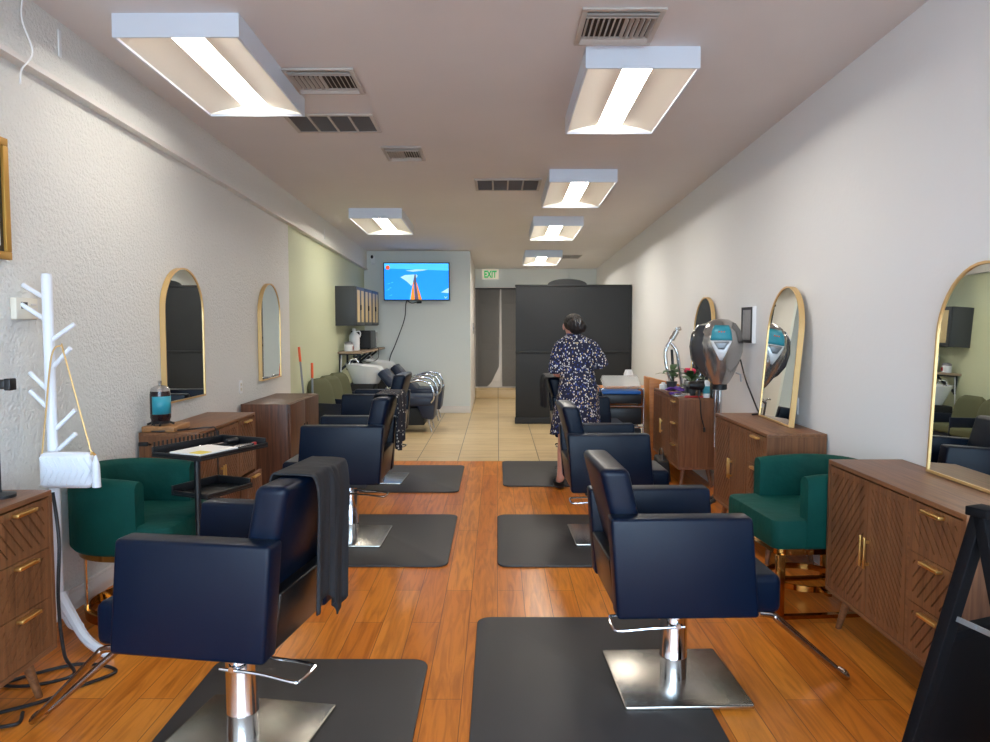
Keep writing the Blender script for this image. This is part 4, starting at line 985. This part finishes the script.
# body: one skinned skeleton (x right, y away from the viewer, z up)
V, E, Rr = [], [], []
def jv(p, r, par=None):
    V.append(p); Rr.append(r if isinstance(r, tuple) else (r, r)); i = len(V)-1
    if par is not None: E.append((par, i))
    return i
pel = jv((.02, .01, .8), (.125, .1))
sp1 = jv((.02, .02, .95), (.11, .085), pel); sp2 = jv((.01, .03, 1.13), (.125, .09), sp1); ch = jv((0, .03, 1.25), (.1, .075), sp2)
nk = jv((-.025, .045, 1.34), (.045, .045), ch); hd0 = jv((-.03, .07, 1.4), (.05, .055), nk); hd1 = jv((-.025, .075, 1.455), (.07, .085), hd0); hd2 = jv((-.02, .07, 1.5), (.055, .068), hd1)
nose = jv((-.05, .17, 1.42), (.01, .012), hd0)
for s, hipx in ((-1, -.075), (1, .11)):
    h = jv((hipx, .01, .76), .085, pel); k = jv((hipx+s*.01-.02, .03, .42), .052, h); c = jv((hipx+s*.01-.03, .0, .3), .05, k); a = jv((hipx-.04+s*.015, .0, .075), .03, c)
    he = jv((hipx-.04+s*.015, -.02, .045), .027, a); b_ = jv((hipx-.045+s*.02, .1, .035), (.035, .022), a); tt = jv((hipx-.045+s*.025, .15, .03), (.03, .016), b_)
def hand(w, p, d, up):
    p, d, up = Vector(p), Vector(d).normalized(), Vector(up).normalized(); side = d.cross(up)
    pm = jv(tuple(p+d*.05), (.03, .016), w)
    for f, (o_, L) in enumerate(((-.027, .07), (-.009, .08), (.009, .075), (.027, .06))):
        a = jv(tuple(p+d*.085+side*o_), .009, pm); b = jv(tuple(p+d*(.085+L*.5)+side*o_*1.1-up*.012), .008, a); jv(tuple(p+d*(.085+L*.9)+side*o_*1.1-up*.035), .006, b)
    th = jv(tuple(p+d*.03-side*.03), .012, pm); jv(tuple(p+d*.06-side*.055-up*.01), .009, th)
sl = jv((-.135, .03, 1.265), .052, ch); el = jv((-.18, .0, 1.03), .04, sl); wl = jv((-.12, .2, 1.0), .027, el); hand(wl, (-.12, .2, 1.0), (.4, 1, 0), (0, 0, 1))
sr = jv((.135, .03, 1.265), .052, ch); er = jv((.235, .02, 1.09), .04, sr); wr = jv((.17, .24, 1.1), .027, er); hand(wr, (.17, .24, 1.1), (-.4, 1, .1), (0, 0, 1))
me = bpy.data.meshes.new('body'); me.from_pydata(V, E, []); body = bpy.data.objects.new('body', me); COL.objects.link(body); body.parent = t
md = body.modifiers.new('skin', 'SKIN'); md.use_smooth_shade = True
for i, sv in enumerate(me.skin_vertices[0].data): sv.radius = Rr[i]; sv.use_root = (i == 0)
su = body.modifiers.new('sub', 'SUBSURF'); su.levels = su.render_levels = 2
dg = bpy.context.evaluated_depsgraph_get(); dg.update()
me2 = bpy.data.meshes.new_from_object(body.evaluated_get(dg)); body.modifiers.clear(); body.data = me2
me2.materials.clear(); me2.materials.append(M_skin); me2.polygons.foreach_set('use_smooth', [True]*len(me2.polygons))
for s in (-1, 1):
    MB().ball((-.03+s*.032, .146, 1.455), (.012, .008, .008), seg=10).build('eye', M_white, t)
    MB().ball((-.025+s*.078, .07, 1.44), (.012, .02, .03), seg=12).build('ear', M_skin, t)
MB().ball((-.045, .145, 1.385), (.022, .008, .007), seg=10).build('mouth', mat('lips', (160, 80, 80), .5), t)
def dressmat():
    m, nt, b = newmat('navy_speckled_dress')
    tc = nt.nodes.new('ShaderNodeTexCoord')
    mp = nt.nodes.new('ShaderNodeMapping'); mp.inputs['Scale'].default_value = (1, 1, .75); nt.links.new(tc.outputs['Object'], mp.inputs[0])
    v = nt.nodes.new('ShaderNodeTexVoronoi'); v.inputs['Scale'].default_value = 70; v.inputs['Randomness'].default_value = .9
    nt.links.new(mp.outputs[0], v.inputs['Vector'])
    lt = nt.nodes.new('ShaderNodeMath'); lt.operation = 'LESS_THAN'; lt.inputs[1].default_value = .42; nt.links.new(v.outputs['Distance'], lt.inputs[0])
    sep = nt.nodes.new('ShaderNodeSeparateColor'); nt.links.new(v.outputs['Color'], sep.inputs[0])
    cr = nt.nodes.new('ShaderNodeValToRGB'); cr.color_ramp.interpolation = 'CONSTANT'; e = cr.color_ramp.elements
    e[0].color = (*lin((226, 224, 222)), 1); e[1].position = .38; e[1].color = (*lin((56, 78, 150)), 1)
    x = e.new(.6); x.color = (*lin((222, 200, 160)), 1); x = e.new(.75); x.color = (*lin((26, 30, 62)), 1)
    nt.links.new(sep.outputs[0], cr.inputs[0])
    mx = nt.nodes.new('ShaderNodeMix'); mx.data_type = 'RGBA'; mx.inputs[6].default_value = (*lin((24, 27, 56)), 1)
    nt.links.new(lt.outputs[0], mx.inputs[0]); nt.links.new(cr.outputs[0], mx.inputs[7]); nt.links.new(mx.outputs[2], b.inputs['Base Color'])
    b.inputs['Roughness'].default_value = .8
    return m
rings = [(1.38, -.022, .045, .055, .055), (1.35, -.01, .035, .1, .068), (1.32, 0, .03, .145, .086), (1.25, .0, .03, .172, .105), (1.15, .01, .03, .165, .12), (1.05, .01, .03, .155, .118), (.98, .02, .025, .158, .115),
         (.9, .02, .015, .172, .125), (.8, .015, .01, .19, .14), (.7, .01, .01, .2, .15), (.6, .005, .01, .21, .16), (.52, .0, .01, .218, .165)]
def dfn(u, v):
    f = v*(len(rings)-1); i = min(len(rings)-2, int(f)); tt = f-i
    z, cx, cy, rx, ry = [rings[i][k]+(rings[i+1][k]-rings[i][k])*tt for k in range(5)]
    a = 2*math.pi*u; k = max(0, (v-.55)/.45); w = 1+.05*k*math.sin(a*9+1)+.03*k*math.sin(a*5)
    z -= .05*k*max(0, -math.cos(a))**2
    return (cx+rx*w*math.cos(a), cy+ry*w*math.sin(a), z)
dm = dressmat()
q = MB().grid(dfn, 64, 40, closed_u=True)
q.tube(smooth([(-.105, .03, 1.285), (-.145, .02, 1.25), (-.175, .01, 1.13), (-.18, .02, 1.03)], 5), [.052+.012*k/15 for k in range(16)], 16, caps=False)
q.tube(smooth([(.105, .03, 1.285), (.15, .02, 1.255), (.205, .015, 1.16), (.235, .03, 1.09)], 5), [.052+.012*k/15 for k in range(16)], 16, caps=False)
q.build('dress', dm, t, ang=60, solid=.004)
q = MB().ball((-.018, .05, 1.475), (.088, .105, .085), seg=24).ball((-.005, -.015, 1.455), (.08, .065, .07), seg=18).ball((.035, -.01, 1.435), (.058, .06, .05), seg=16).ball((-.0, .02, 1.42), (.062, .07, .05), seg=16)
q.build('hair', M_hair, t)
q = MB()
for s in (-1, 1): q.hexa([(.005+s*.006, -.092, 1.44), (.005+s*.016, -.092, 1.44), (.005+s*.016, -.08, 1.44), (.005+s*.006, -.08, 1.44)], [(.01+s*.016, -.07, 1.51), (.01+s*.034, -.07, 1.51), (.01+s*.034, -.055, 1.51), (.01+s*.016, -.055, 1.51)], .002)
q.ball((.006, -.09, 1.475), (.014, .01, .012), seg=10); q.build('hair_clip', M_smoke, t)
for s, fx in ((-1, -.135), (1, .09)):
    MB().prism([(x*.048+fx+s*.005, y) for x, y in [(math.cos(R(a)), .055+.125*math.sin(R(a))) for a in range(0, 360, 18)]], .014).box(fx-.05+s*.005, fx+.05+s*.005, .07, .11, .03, .062, .012).build('sandal', M_black, t)

# ------------------------------------------------------------------ light, camera
W = bpy.data.worlds.new('World'); S.world = W; W.use_nodes = True
bg = W.node_tree.nodes['Background']; bg.inputs[0].default_value = (.60, .80, 1.0, 1); bg.inputs[1].default_value = 10.5
pl = bpy.data.lights.new('window_portal', 'AREA'); pl.shape = 'RECTANGLE'; pl.size = 3.9; pl.size_y = 2.6; pl.cycles.is_portal = True
po = bpy.data.objects.new('window_portal', pl); COL.objects.link(po); po.location = (-.1, YF-.12, 1.45); po.rotation_euler = (R(90), 0, 0)

cam = bpy.data.cameras.new('camera'); co = bpy.data.objects.new('camera', cam); COL.objects.link(co); S.camera = co
cam.sensor_fit = 'HORIZONTAL'; cam.sensor_width = 36; cam.lens = 36*742/990; cam.clip_start = .05
co.location = (0, 0, 1.48); co.rotation_euler = (R(90)-math.atan(47/742), 0, math.atan(2.5/742))
S.view_settings.view_transform = 'Standard'; S.view_settings.look = 'None'; S.view_settings.gamma = 1; S.view_settings.use_curve_mapping = False
S.view_settings.exposure = .55
S.cycles.max_bounces = 10; S.cycles.diffuse_bounces = 5; S.cycles.glossy_bounces = 5; S.cycles.transparent_max_bounces = 10
